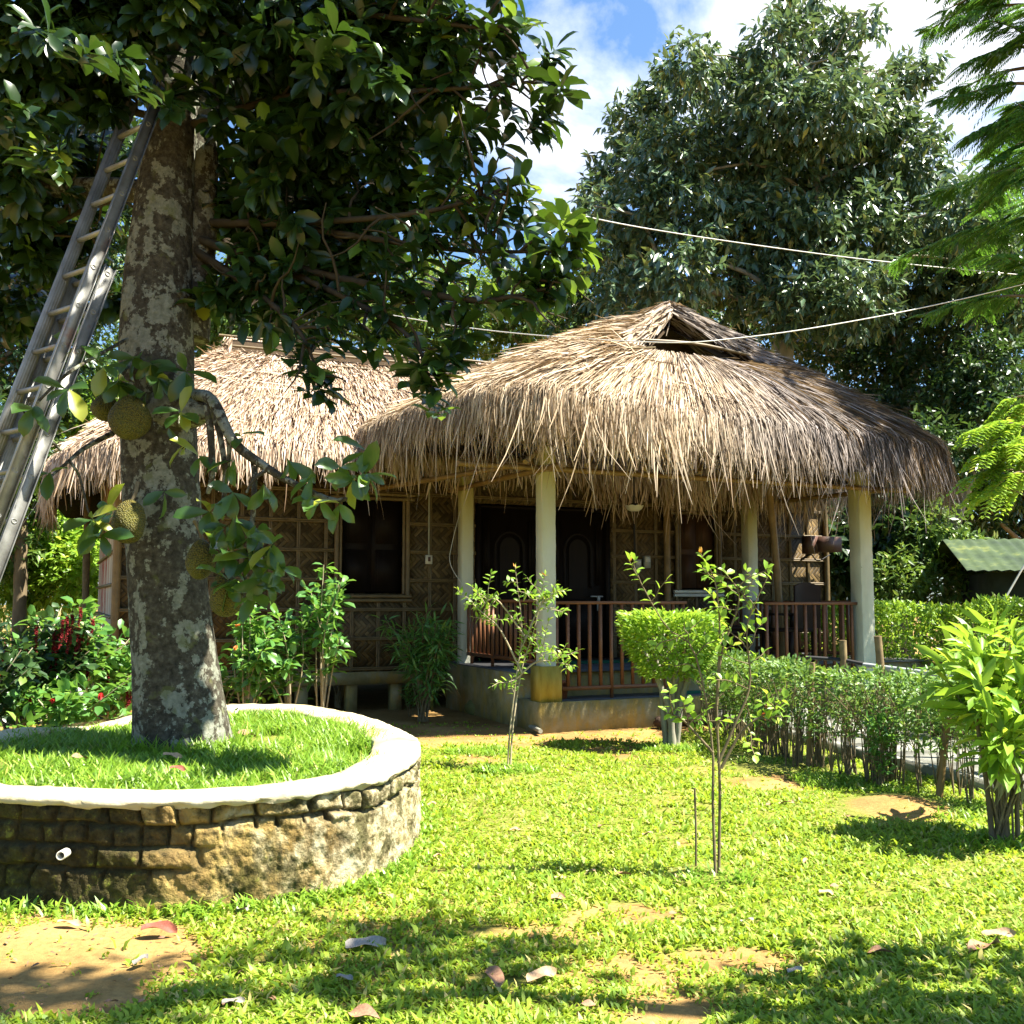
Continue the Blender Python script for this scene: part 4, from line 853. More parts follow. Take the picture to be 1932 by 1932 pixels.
def jackfruit():
    tp = [(345,1425,6.93,.345),(343,1395,6.93,.315),(330,1250,6.95,.275),(318,1100,6.97,.262),(306,950,7.0,.255),(300,800,7.02,.252),(297,650,7.05,.248),(302,500,7.08,.225),(314,350,7.1,.195),(328,210,7.12,.165),(340,90,7.15,.15),(352,-120,7.2,.13),(370,-350,7.25,.10)]
    P = np.array([at(a, b, c) for a, b, c, _ in tp]); base = P[0] * np.array([1, 1, 0]) + np.array([0, 0, .38]); P[0, 2] = .36
    root = thing('jackfruit_tree', 'big jackfruit tree with a lichen-patched trunk rising from the round planter', 'tree', base)
    n = 90; C = spline(P, n); rad = np.interp(np.linspace(0, 1, n), np.linspace(0, 1, len(tp)), [t[3] for t in tp]); rad += .05 * np.exp(-np.arange(n) / 2.6)
    m = MB()
    def pf(i, a): return 1 + .03 * np.sin(3 * a + i * .05) + .035 * (vnoise(a * 2.5 + 40, a * 0 + i * .16, 6) - .5) * 2 + .02 * (vnoise(a * 7 + 9, a * 0 + i * .5, 7) - .5) * 2 + (.10 * np.sin(5 * a + 1) * math.exp(-i / 4))
    m.tube(C - base, rad, 44, prof=pf)
    P2 = [at(352, 640, 7.25), at(372, 420, 7.3), at(380, 250, 7.35), at(395, 60, 7.4), at(430, -200, 7.3)]; m.tube(spline(P2, 20) - base, np.linspace(.16, .09, 20), 14)   # second stem
    m.tube(spline([at(285, 365, 7.2), at(200, 355, 7.3), at(60, 352, 7.4), at(-120, 330, 7.4)], 14) - base, np.linspace(.09, .06, 14), 10)
    # the knob with old fruit stalks and the long drooping branch
    knob = at(352, 775, 6.78); m.tube(spline([at(310, 770, 6.9), knob, at(395, 782, 6.6)], 8) - base, [.15, .16, .15, .13, .12, .10, .07, .03], 12)
    tips = []
    def br(pts, r0, r1, n=14, seg=7): q = spline(pts, n); m.tube(q - base, np.linspace(r0, r1, n), seg); return q
    q = br([at(360, 745, 6.75), at(400, 755, 6.5), at(440, 832, 6.35), at(500, 880, 6.25), at(560, 915, 6.2), at(640, 945, 6.1), at(692, 905, 6.05)], .045, .009, 24); tips += [q[-1], q[17], q[20]]
    br([at(392, 765, 6.5), at(398, 830, 6.48), at(400, 900, 6.46), at(392, 930, 6.5)], .028, .015); q = br([at(400, 770, 6.5), at(415, 820, 6.45), at(425, 900, 6.4), at(418, 975, 6.42)], .024, .012)
    q = br([at(425, 800, 6.4), at(432, 860, 6.38), at(420, 960, 6.4)], .018, .01)
    q = br([at(480, 880, 6.28), at(478, 960, 6.25), at(466, 1060, 6.3), at(455, 1150, 6.35)], .02, .010); tips += [q[8], q[5]]
    q = br([at(505, 885, 6.25), at(478, 905, 6.2), at(465, 930, 6.2)], .014, .008)
    q = br([at(470, 1010, 6.3), at(500, 1040, 6.22), at(520, 1020, 6.2)], .012, .006); tips.append(q[-1])
    q = br([at(216, 815, 6.9), at(160, 845, 6.6), at(130, 870, 6.4), at(95, 900, 6.3)], .02, .007); tips += [q[-1]]
    br([at(282, 790, 6.8), at(216, 815, 6.9)], .026, .02, 6)
    br([at(130, 868, 6.4), at(150, 900, 6.4), at(165, 960, 6.4), at(180, 990, 6.4)], .010, .006); br([at(115, 850, 6.3), at(60, 795, 6.1), at(40, 770, 6)], .01, .005)
    br([at(240, 690, 6.85), at(225, 725, 6.6), at(262, 760, 6.5)], .015, .008)
    br([at(70, 760, 5.9), at(110, 720, 6.0), at(150, 690, 6.1), at(240, 640, 6.8)], .008, .012)
    # crown: leaf whorls at twig ends.   px, py, depth, blob radius px, whorls
    dense = [(60,40,6.2,120,46),(200,20,6.4,120,46),(60,180,6.6,110,44),(180,150,6.8,90,34),(40,320,7.2,110,40),(150,300,7.6,90,30),(60,460,7.8,90,30),(150,430,7.9,70,18),(20,580,8.0,80,22),(200,560,8.1,50,9),
             (330,-30,6.2,110,44),(450,40,6.6,120,54),(440,150,7.6,110,44),(560,60,6.8,110,54),(560,180,7.2,110,52),(520,290,7.6,110,48),(650,90,6.8,110,54),(680,210,7.0,110,44),(640,310,7.2,110,40),(740,60,6.6,100,40),(780,160,6.6,90,30),
             (760,280,6.8,80,24),(450,380,7.5,90,38),(540,410,7.4,90,36),(640,420,7.2,90,36),(740,390,7.0,70,26),(830,70,6.4,70,18),(860,180,6.4,50,9),(470,490,7.2,80,24),(570,500,7.0,80,24),(660,510,6.9,60,15),(410,560,7.0,50,8),
             (850,260,6.5,60,12),(840,360,6.5,60,13),(900,400,6.3,50,10),(500,560,6.9,60,12),(600,570,6.8,60,10),(700,470,6.8,60,14)]
    sparse = [(885,20,6.2),(940,50,6.1),(975,30,6.0),(905,85,6.2),(955,110,6.1),(870,130,6.2),(920,160,6.1),(985,130,6.0),(1045,120,5.9),(1050,165,5.9),(1020,190,5.95),(970,210,6.0),(920,235,6.1),(1010,245,5.95),(950,270,6.0),(1040,215,5.9),(880,300,6.1),(930,330,6.0),
              (985,345,5.9),(1000,372,5.9),(955,395,5.95),(900,350,6.1),(930,425,5.95),(990,420,5.9),(1005,455,5.9),(1085,425,5.7),(1095,455,5.7),(1060,475,5.7),(1075,505,5.7),(1020,500,5.8),(985,515,5.8),(950,480,5.9),(915,470,5.95),(870,450,6.1),(830,420,6.2),(1030,545,5.75),(1070,540,5.7),(985,560,5.8),(940,555,5.9),
              (890,555,6.0),(850,520,6.1),(800,470,6.3),(780,520,6.3),(760,560,6.3),(820,580,6.1),(870,620,6.0),(850,660,6.0),(830,700,6.0),(810,740,6.0),(790,700,6.05),(760,640,6.15),(720,590,6.3),(700,630,6.3),(650,590,6.4),(620,640,6.4),(590,690,6.4),(600,720,6.35),(560,640,6.5),(510,620,6.6),(540,590,6.6),(680,560,6.5),(870,575,6.0),(740,520,6.4),
              (160,100,5.2),(90,60,5.0),(230,110,5.3),(265,160,5.6),(310,190,6.2),(60,210,5.2),(120,240,5.4),(70,290,5.5),(310,100,6.3),(400,180,6.6),(380,60,6.4),(600,100,5.9),(640,50,5.9),(720,110,5.9),(330,170,6.5),(520,500,6.9),(360,155,6.6)]
    W_ = []
    for px, py, Y, r, k in dense:
        c = at(px, py, Y); rm = r * Y / 1932
        for _ in range(int(k * (1.15 if px < 380 else .9))):
            d = nrm(rnd(1))[0]; W_.append((c + d * np.array([1, .8, 1]) * rm * R.random() ** .45, nrm(d + np.array([.25, -.3, .35]) + rnd(1, .4)[0]), 0))
    for px, py, Y in sparse:
        for q in range(2 if px < 880 else 1 + (R.random() < .55)): W_.append((at(px + R.normal(0, 16) * (q > 0), py + R.normal(0, 16) * (q > 0), Y + R.normal(0, .1) * q), nrm(np.array([.45, -.35, .5]) + rnd(1, .35)[0]), 0))
    # parts of the crown above and beside the frame, which shade the trunk and the planter
    for c, r, k in (((-3.2, 6.2, 5.9), 1.3, 70), ((-1.6, 6.6, 6.2), 1.3, 90), ((-.4, 6.3, 6.0), 1.0, 50), ((-4.4, 6.8, 4.6), 1.1, 50), ((-2.6, 8.2, 6.2), 1.4, 60), ((-1.2, 5.6, 7.2), 1.2, 40), ((-4.6, 5.4, 6.0), 1.1, 40), ((-1.2, 6.75, 5.1), .8, 60), ((-.7, 6.6, 5.9), .8, 50), ((-1.45, 6.85, 4.3), .55, 30), ((-1.6, 7.1, 4.9), .6, 30)):
        for _ in range(k): d = nrm(rnd(1))[0]; W_.append((np.array(c) + d * r * R.random() ** .45, nrm(d + rnd(1, .4)[0]), 0))
    # low sprouts on the trunk and the drooping branch
    low = [(250,675,6.7,6),(285,690,6.65,7),(225,720,6.5,6),(300,715,6.6,6),(350,700,6.6,5),(260,740,6.55,6),(340,775,6.5,5),(195,690,6.4,4),(150,650,6.2,4),(95,890,6.2,3),(60,770,5.9,4),(125,735,5.9,5),(175,985,6.3,6),(205,965,6.35,5),(190,1010,6.3,4),(345,840,6.6,3),(310,930,6.65,3),(395,965,6.35,6),(420,1000,6.25,6),(450,985,6.2,6),
           (440,1040,6.2,7),(470,1050,6.2,6),(485,1000,6.2,5),(510,1030,6.15,6),(530,1070,6.1,4),(460,1090,6.2,6),(500,1090,6.15,6),(430,1095,6.25,5),(480,1120,6.2,5),(405,1035,6.3,5),(440,930,6.3,4),(500,920,6.2,4),(545,870,6.2,3),(600,945,6.1,4),(640,880,6.05,4),(665,905,6.0,6),(695,895,6.0,6),(690,850,6.05,4),(590,900,6.1,3),(640,950,6.05,3),(435,870,6.35,4),(455,820,6.35,3),(375,860,6.5,3)]
    for px, py, Y, k in low: W_.append((at(px, py, Y), nrm(np.array([.15, -.75, -.15]) + rnd(1, .45)[0]), k))
    mA, mB_ = MB(), MB()
    for p, ax, k in W_:
        young = k > 0 or (p[0] > -.6 and R.random() < .22) or R.random() < .03
        nn = k or R.integers(7, 12); ax = nrm(ax)
        u = nrm(np.cross(ax, [.3, .2, 1.0])); v = np.cross(ax, u); a = np.arange(nn) * 2.4 + R.uniform(0, 6); sp = R.uniform(.6, 1.35, nn)
        D = ax * np.cos(sp)[:, None] + (u * np.cos(a)[:, None] + v * np.sin(a)[:, None]) * np.sin(sp)[:, None]; D[:, 2] -= .45
        Nn = ax[None] * .8 + np.array([0, 0, .7]) + rnd(nn, .25); L = R.uniform(.125, .215, nn) * (1.05 if k else 1)
        leaves(mB_ if young else mA, p - base - ax * (np.arange(nn) * .012)[:, None], D, Nn, L, L * R.uniform(.40, .50, nn), T_OBO)
    # limbs through the crown
    mt = MB()
    tips = [at(x, y, Y) for x, y, Y in [(1045,150,5.9),(985,345,5.9),(1075,475,5.7),(1030,545,5.75),(820,700,6.0),(600,700,6.4),(950,60,6.1),(60,180,6.6),(200,20,6.4),(40,460,7.8)]]
    starts = [at(345,240,7.1), at(372,420,7.3), at(372,420,7.3), at(365,450,7.25), at(370,450,7.2), at(362,470,7.2), at(350,60,7.1), at(330,230,7.1), at(340,100,7.1), at(260,360,7.2)]
    mids = [[at(560,180,6.9), at(820,170,6.3)], [at(560,420,6.9), at(800,400,6.3)], [at(560,430,7.0), at(850,470,6.2)], [at(620,520,6.8), at(880,565,6.0), at(960,560,5.85)], [at(560,520,6.9), at(740,610,6.2)], [at(470,540,6.9), at(560,620,6.5)], [at(560,20,6.7), at(800,40,6.3)], [at(200,200,6.9)], [at(260,40,6.7)], [at(150,400,7.5)]]
    for a, mm, b in zip(starts, mids, tips):
        q = spline([a] + mm + [b], 22); mt.tube(q - base, np.linspace(.034, .007, 22), 7)
        for i in range(4, 22, 2): limb(mt, q[i] - base, q[i] - base + nrm(rnd(1) + np.array([[.3, -.2, .3]]))[0] * R.uniform(.25, .6), .013, .004, 0, 5, 6)
    for c in sparse[:62]:
        p = at(*c); k = min(range(len(mids)), key=lambda i: min(np.linalg.norm(p - q) for q in mids[i] + [tips[i]])); Q = spline([starts[k]] + mids[k] + [tips[k]], 22); d = np.linalg.norm(Q - p, axis=1); j = max(0, int(np.argmin(d)) - 2)
        limb(mt, Q[j] - base, p - base, .009, .004, .02, 5, 7)
    m.build('trunk', M['jbark'], root, smooth=True); mt.build('branch', M['darktwig'], root, smooth=True)
    mA.build('crown', M['jleaf'], root); mB_.build('young_foliage', M['jleaf_b'], root)
    # fruit
    fr = [(245,788,6.55,37,43,.0,'jackfruit half hidden under leaves at the knob, highest of the fruits in full view','0'),(243,984,6.5,31,42,.12,'plump jackfruit with a sunlit streak on the left side of the trunk','1'),(378,1055,6.42,25,39,.15,'slim jackfruit hanging between leaves at the right side of the trunk','2'),(426,1122,6.35,30,42,-.1,'lowest and largest jackfruit, hanging at the right edge of the trunk','3'),(198,768,6.72,24,27,.5,'small dark jackfruit behind leaves at the left of the trunk knob','4')]
    for px, py, Y, a, b, tl, lab, _ in fr:
        c = at(px, py, Y); ra, rb = a * Y / 1932 , b * Y / 1932
        o = thing('jackfruit', lab, 'fruit', c, 0, 'jackfruits on the trunk'); o.rotation_euler = (0, tl, R.uniform(0, 3))
        nu, nv = 120, 84; m = MB(); V = []
        for i in range(nu):
            for j in range(nv):
                A = 2 * np.pi * i / nu; B = np.pi * j / (nv - 1); f = 1 + .05 * math.sin(A * 2 + B * 3) + .022 * (math.sin(i * 1.5708 * 1.0 + (j % 2) * 1.57) * math.sin(j * 2.09))
                V.append((ra * f * math.cos(A) * math.sin(B) * (1 + .12 * math.cos(B)), ra * f * math.sin(A) * math.sin(B) * (1 + .12 * math.cos(B)), -rb * math.cos(B)))
        m.grid(np.array(V), nu, nv, close=True); m.build('skin', M['fruit'], o, smooth=True)
        m = MB(); m.tube(spline([(0, 0, rb * .96), (.01, .02, rb + .05), (.0, .06, rb + .12)], 6), .012, 7); m.build('stalk', M['twig'], o)
jackfruit()

def ladder():
    top = at(270, 168, 6.72); h = np.array([.6, .8, 0]); 
    base = top - h * 1.478; base[2] = .41; a = nrm(top - base); L = np.linalg.norm(top - base); w = np.array([h[1], -h[0], 0]); n = np.cross(w, a); n = n if n @ h > 0 else -n
    o = bpy.data.objects.new('extension_ladder', None); COL.objects.link(o)
    Mx = Matrix((Vector(w), Vector(n), Vector(a))).transposed().to_4x4(); Mx.translation = Vector(base); o.matrix_world = Mx
    tag(o, 'worn aluminium extension ladder leaning against the jackfruit trunk', 'ladder')
    def section(nm, y0, z0, z1, wd, first):
        r = bpy.data.objects.new(nm, None); COL.objects.link(r); r.parent = o
        for sx in (-1, 1):
            m = MB(); x = sx * wd / 2
            m.box((x - .0025, y0, z0), (x + .0025, y0 + .078, z1))
            xo = (x + .0025, x + .026) if sx > 0 else (x - .026, x - .0025)
            for yy in (y0 + .0, y0 + .0745): m.box((xo[0], yy, z0), (xo[1], yy + .0035, z1))
            for k in range(4): yy = y0 + .014 + k * .015; m.box((x - sx * .0025 - .0012, yy, z0), (x - sx * .0025 + .0012, yy + .006, z1))
            m.build('rail', M['alu'], r)
        z = first
        while z < z1 - .04:
            m = MB(); t = np.linspace(0, 2 * np.pi, 14, endpoint=False); cy = y0 + .04; hx = wd / 2 + .006
            pr = np.stack([np.cos(t) * .019, np.where(np.sin(t) > 0, np.sin(t) * .010, np.sin(t) * .019)], 1)
            def ring(x, k): return np.stack([np.full(14, x), cy + pr[:, 0] * k, z + pr[:, 1] * k], 1)
            V = np.stack([ring(-hx + .05, .7), ring(-hx, .75), ring(-hx, 1.0), ring(hx, 1.0), ring(hx, .75), ring(hx - .05, .7)], 1).reshape(-1, 3); m.grid(V, 14, 6, close=True)
            for q in (0, 5): m.add(V.reshape(14, 6, 3)[:, q], [[list(range(14))]], 1)
            m.build('rung', [M['alu'], M['black']], r, smooth=False); z += .282
    section('fly_section', 0, .9, L - .01, .335, 1.02); section('base_section', .088, 0, 3.32, .385, .174)
ladder()

# ---- trees beyond the house
def backs():
    T = lambda px, Y, r, *q: [(gz(at(px, 1137, Y)[0], Y), r)] + [(at(a, b, Y + d), rr) for a, b, d, rr in q]
    make_tree('glossy_tree', 'tall dense tree with drooping glossy leaves rising behind the right half of the roof', T(1475, 20.5, .26, (1478,660,0,.2), (1500,560,0,.15), (1535,470,0,.11), (1540,250,0,.07), (1515,90,0,.04)),
        bl2(20.5, [(1510,25,48),(1470,80,52),(1590,60,40),(1640,50,26),(1560,110,60),(1300,120,50),(1345,170,62),(1260,170,45),(1210,230,62),(1410,160,60),(1470,200,90),(1570,210,95),(1650,220,80),(1700,150,45),(1740,130,30),(1170,310,55),(1265,300,90),(1370,290,95),(1480,330,105),(1590,340,105),(1700,300,95),(1130,360,40),(1110,395,32),(1210,400,85),(1310,410,95),(1420,430,100),(1530,450,105),(1640,440,105),(1750,410,100),(1840,400,90),(1190,490,75),(1290,510,80),(1400,530,80),(1500,570,80),(1610,560,90),(1720,530,100),(1830,500,100),(1180,560,60),(1255,560,50),(1900,560,90),(1880,460,80)], 1.4),
        6400, 9, .235, .38, M['bigleaf'], M['greybark'], droop=.7, twig=.42, surf=.5, up=.15)
    make_tree('glossy_tree', 'leafy tree with a pale leaning forked trunk behind the right end of the roof', T(1700, 22.5, .2, (1700,700,0,.17), (1665,600,0,.13), (1650,560,0,.08)),
        bl(22.5, [(1600,640,75),(1680,640,80),(1760,620,90),(1850,620,95),(1920,680,90),(1640,720,70),(1740,720,80),(1830,740,90),(1560,660,60),(1910,790,90),(1800,820,80)], 1.3), 3000, 7, .19, .42, M['darkleaf'], M['greybark'], droop=.45, twig=.45)
    make_tree('glossy_tree', 'dark leafy tree filling the gap behind the porch roof and the bright yellow-green trees', T(1330, 24.5, .2, (1330,560,0,.14), (1325,470,0,.1), (1300,420,0,.05)),
        bl(24.5, [(1130,560,60),(1200,600,60),(1090,610,50),(1270,600,60),(1350,600,70),(1150,500,50),(1440,620,70),(1540,600,70)], 1.2), 1700, 7, .2, .42, M['darkleaf'], M['bark'], droop=.45, twig=.45)
    for px, Y, bs, lab in ((820, 30, [(745,560,50),(800,520,50),(850,560,60),(790,600,60),(860,620,60),(740,630,50),(700,590,45),(820,650,60),(900,660,50)], 'bright yellow-green tree beyond the main roof, seen under the jackfruit boughs'), (980, 31, [(930,520,40),(985,540,50),(940,590,55),(1010,590,55),(1050,555,45),(1080,600,50),(960,640,60),(1030,640,60),(900,590,45),(1100,650,50)], 'yellow-green tree in the distance right beside the porch ridge'),
                         (560, 29, [(470,500,60),(540,470,70),(620,480,70),(680,520,60),(500,560,70),(590,560,70),(660,590,60),(440,580,60),(550,630,70),(640,640,60)], 'yellow-green tree in the distance right behind the left ridge of the main roof'), (405, 27, [(380,600,40),(420,570,50),(460,620,45),(390,660,40),(430,690,45),(370,720,40)], 'pale feathery tree showing between the jackfruit trunk and the ridge end')):
        make_tree('distant_tree', lab, T(px, Y, .25, (px, 800, 0, .2), (px + 10, 600, 0, .1)), bl(Y, bs, 1.2), 1300, 7, .24, .36, M['midleaf'], M['greybark'], 'sunlit trees beyond the house', droop=.4, twig=.5)
    # left side
    make_tree('dark_tree', 'dark green tree at the left edge behind the ladder', T(-60, 14.5, .12, (-50,900,0,.1), (10,600,0,.07), (90,300,0,.04)), bl(14.5, [(30,620,80),(110,650,60),(30,720,80),(110,760,50),(170,700,45),(20,830,60),(150,560,60),(60,520,80),(180,480,60),(100,420,80),(200,380,60),(40,330,80),(160,250,80),(60,200,80),(230,300,60)], 1.0), 2700, 7, .15, .42, M['darkleaf'], M['bark'], droop=.4, twig=.35)
    make_tree('sunlit_tree', 'bright young tree with lime leaves between the ladder and the left eave', T(165, 15.8, .06, (165,950,0,.05), (170,820,0,.03)), bl(15.8, [(150,830,40),(200,800,45),(180,760,40),(220,740,35),(140,780,35),(110,840,40),(60,880,40)], .6), 420, 7, .16, .42, M['limeleaf'], M['twig'], droop=.35)
    make_tree('dark_tree', 'dark leafy tree beside the left end wall of the house', T(40, 17, .12, (40,1000,0,.1), (30,900,0,.06)), bl(17, [(30,950,60),(90,905,45),(0,1030,50),(20,890,50)], .6), 700, 7, .17, .42, M['midleaf'], M['bark'], droop=.4)
    make_tree('lime_bush', 'sunlit lime green bush in the gap left of the house wall', T(140, 18.5, .05, (140,1110,0,.04), (140,1060,0,.02)), bl(18.5, [(120,1040,60),(165,990,50),(110,975,50),(90,1090,60),(170,1080,60),(40,1090,60),(60,1030,50)], .8), 1900, 7, .17, .42, M['limeleaf'], M['twig'], droop=.3)
    make_tree('distant_tree', 'hazy green tree far behind the left eave of the house', T(300, 30, .25, (300,800,0,.2), (300,600,0,.1)), bl(30, [(100,560,90),(220,500,90),(320,600,80),(180,680,90),(80,740,90),(260,760,80),(150,850,80),(40,900,80)], 1.5), 1700, 7, .25, .38, M['midleaf'], M['greybark'], 'sunlit trees beyond the house', droop=.4, twig=.5)
    # right side under the eave
    make_tree('dark_tree', 'big-leaved dark shrub tree between the two right porch posts', T(1590, 19, .07, (1590,1080,0,.06), (1590,980,0,.04)), bl(19, [(1590,930,60),(1600,1000,65),(1660,980,60),(1580,1060,60),(1660,1060,65),(1720,1020,60),(1540,1000,40),(1700,940,55)], .8), 1500, 7, .24, .45, M['darkleaf'], M['bark'], droop=.5)
    make_tree('slender_tree', 'tree with a bare grey slanting trunk beyond the far hedge', T(1790, 19.5, .12, (1792,1060,0,.11), (1805,980,0,.10), (1835,890,0,.09), (1850,800,0,.07)), bl(19.5, [(1860,700,70),(1800,760,60),(1900,800,70),(1760,840,55),(1840,860,50),(1920,900,55)], .9), 1200, 7, .17, .42, M['darkleaf'], M['greybark'], droop=.45)
    make_tree('fern_tree', 'light green feathery shrub behind the far hedge by the slanting trunk', T(1740, 18, .05, (1740,1060,0,.04), (1740,1010,0,.03)), bl(18, [(1760,1000,45),(1730,1050,50),(1800,1050,45),(1850,1080,50),(1840,1120,40),(1690,1100,50),(1760,1110,55)], .6), 900, 7, .15, .36, M['midleaf'], M['twig'], droop=.35)
    make_tree('dark_tree', 'dark thicket tree at the right edge above the shed', T(1960, 22, .15, (1960,900,0,.12), (1950,700,0,.08)), bl(22, [(1880,960,80),(1930,880,90),(1800,960,80),(1740,900,80),(1900,1040,70),(1960,780,90),(1680,860,70),(1620,880,60),(1640,800,70)], 1.2), 2400, 7, .2, .42, M['darkleaf'], M['bark'], droop=.4)
    # the feathery conifer at the upper right
    b = gz(at(2020, 1137, 13.5)[0], 13.5); root = thing('feathery_conifer', 'feathery conifer with drooping fronds at the top right corner', 'tree', b)
    m = MB(); m.tube([(0, 0, -.1), (0, 0, 5), (0, 0, 11.5)], [.2, .16, .04], 10); fr = []
    for k in range(90):
        z = R.uniform(5.2, 11.5); a = R.uniform(0, 2 * np.pi); l = R.uniform(1.5, 2.5) * (1.15 - (z - 5.2) / 12); d = np.array([math.cos(a), math.sin(a), .12]); p0 = np.array([0, 0, z]); p1 = p0 + d * l; p1[2] -= .12 * l * l * .5
        if at(1800, 1137, 13.5)[0] > (p1 + b)[0]: continue
        q = spline([p0, (p0 + p1) / 2 + np.array([0, 0, .12]), p1], 8); m.tube(q, np.linspace(.03, .008, 8), 5); fr += [(q, l)]
    for (px, py, l) in ((1790, 190, 1.0), (1800, 40, .7), (1830, 255, .9), (1820, 120, .8), (1880, 300, .8), (1910, 340, .7), (1840, 0, .9), (1880, 100, .9), (1900, 220, .9)):
        p1 = at(px, py, 13.3) - b; p0 = np.array([0, 0, p1[2] + .35]); q = spline([p0, (p0 + p1) / 2 + np.array([0, 0, .1]), p1], 8); m.tube(q, np.linspace(.03, .008, 8), 5); fr.append((q, 2.0))
    m.build('trunk', M['bark'], root, smooth=True); m = MB(); PP, DD, LL = [], [], []
    for q, l in fr:
        ns = int(22 * l)
        for i in range(ns):
            f = R.uniform(.25, 1.0); p = lerp_rows(q, np.array([f * 7]))[0]; t = nrm(q[-1] - q[0]); sd = nrm(np.cross(t, [0, 0, 1])); s_ = R.choice([-1, 1]); ln = R.uniform(.35, .7) * (1.15 - .5 * f)
            e = p + (t * .55 + sd * s_ * .6) * ln + np.array([0, 0, -R.uniform(.15, .5) * ln]); c = (p + e) / 2 + np.array([0, 0, .06 * ln]); nl = 22
            g = spline([p, c, e], nl); tt = nrm(np.gradient(g, axis=0)); s2 = nrm(np.cross(tt, [0, 0, 1.0])); sg = np.where(np.arange(nl) % 2, 1, -1)[:, None]
            PP.append(g); DD.append(tt * .75 + s2 * sg * .65 + np.array([0, 0, -.25])); LL.append(np.linspace(.15, .06, nl) * R.uniform(.8, 1.2))
    PP, DD, LL = np.vstack(PP), np.vstack(DD), np.concatenate(LL); leaves(m, PP, DD, np.array([0, 0, 1.0]) + rnd(len(PP), .2), LL, .022, T_SIMPLE); m.build('crown', M['needle'], root)
    # lower bright feathery frond bush below it, at the right edge
    b = gz(at(1975, 1137, 9.0)[0], 9.0); root = thing('feathery_shrub', 'bright feathery-leaved shrub tree at the right edge above the shed roof', 'tree', b)
    m = MB(); m.tube([(0, 0, -.1), (0, 0, 1.6), (-.05, 0, 2.9)], [.05, .04, .02], 8); PP, DD, LL = [], [], []
    for px, py, l in ((1835,815,.5),(1870,795,.5),(1850,860,.5),(1840,900,.45),(1880,880,.5),(1860,935,.45),(1905,840,.5),(1900,930,.45),(1920,790,.5),(1850,930,.4),(1930,880,.4),(1890,815,.5)):
        e = at(px, py, 9.0 + R.uniform(-.3, .3)) - b; p0 = np.array([-.03, 0, e[2] + R.uniform(-.1, .25)]); q = spline([p0, (p0 + e) / 2 + np.array([0, 0, .08]), e], 12); m.tube(q, np.linspace(.012, .004, 12), 5)
        for i in range(5, 12):
            for s_ in (-1, 1):
                t = nrm(q[min(i + 1, 11)] - q[i - 1]); sd = nrm(np.cross(t, [0, 0, 1])); ln = R.uniform(.16, .26); g = spline([q[i], q[i] + (t * .7 + sd * s_ * .6) * ln * .5, q[i] + (t * .8 + sd * s_ * .5) * ln + np.array([0, 0, -.08])], 9)
                tt = nrm(np.gradient(g, axis=0)); s2 = nrm(np.cross(tt, [0, 0, 1.0]))
                for k in (-1, 1): PP.append(g); DD.append(tt * .5 + s2 * k * .8); LL.append(np.linspace(.075, .05, 9))
    PP, DD, LL = np.vstack(PP), np.vstack(DD), np.concatenate(LL); leaves(m2 := MB(), PP, DD, np.array([0, 0, 1.0]) + rnd(len(PP), .25), LL * 1.15, .034, T_SIMPLE)
    m.build('stem', M['twig'], root, smooth=True); m2.build('crown', M['limeleaf'], root)
    # a tree standing out of view to the right of the lawn, whose crown dapples the near grass
    make_tree('dark_tree', 'leafy tree on the right of the lawn beyond the picture edge, shading the near grass', [(gz(4.3, 3.0), .11), ((4.2, 3.0, 2.5), .085), ((3.8, 3.1, 5.5), .05), ((3.5, 2.9, 7.5), .03)], [(np.array(c), r) for c, r in (((3.55, 3.4, 3.2), .55), ((3.9, 3.05, 3.8), .5), ((3.3, 3.45, 6.0), .5), ((3.7, 3.6, 6.4), .42), ((3.0, 2.65, 7.5), .55), ((3.5, 2.5, 8.3), .55))], 330, 7, .15, .45, M['darkleaf'], M['bark'], droop=.4, twig=.3)
backs()

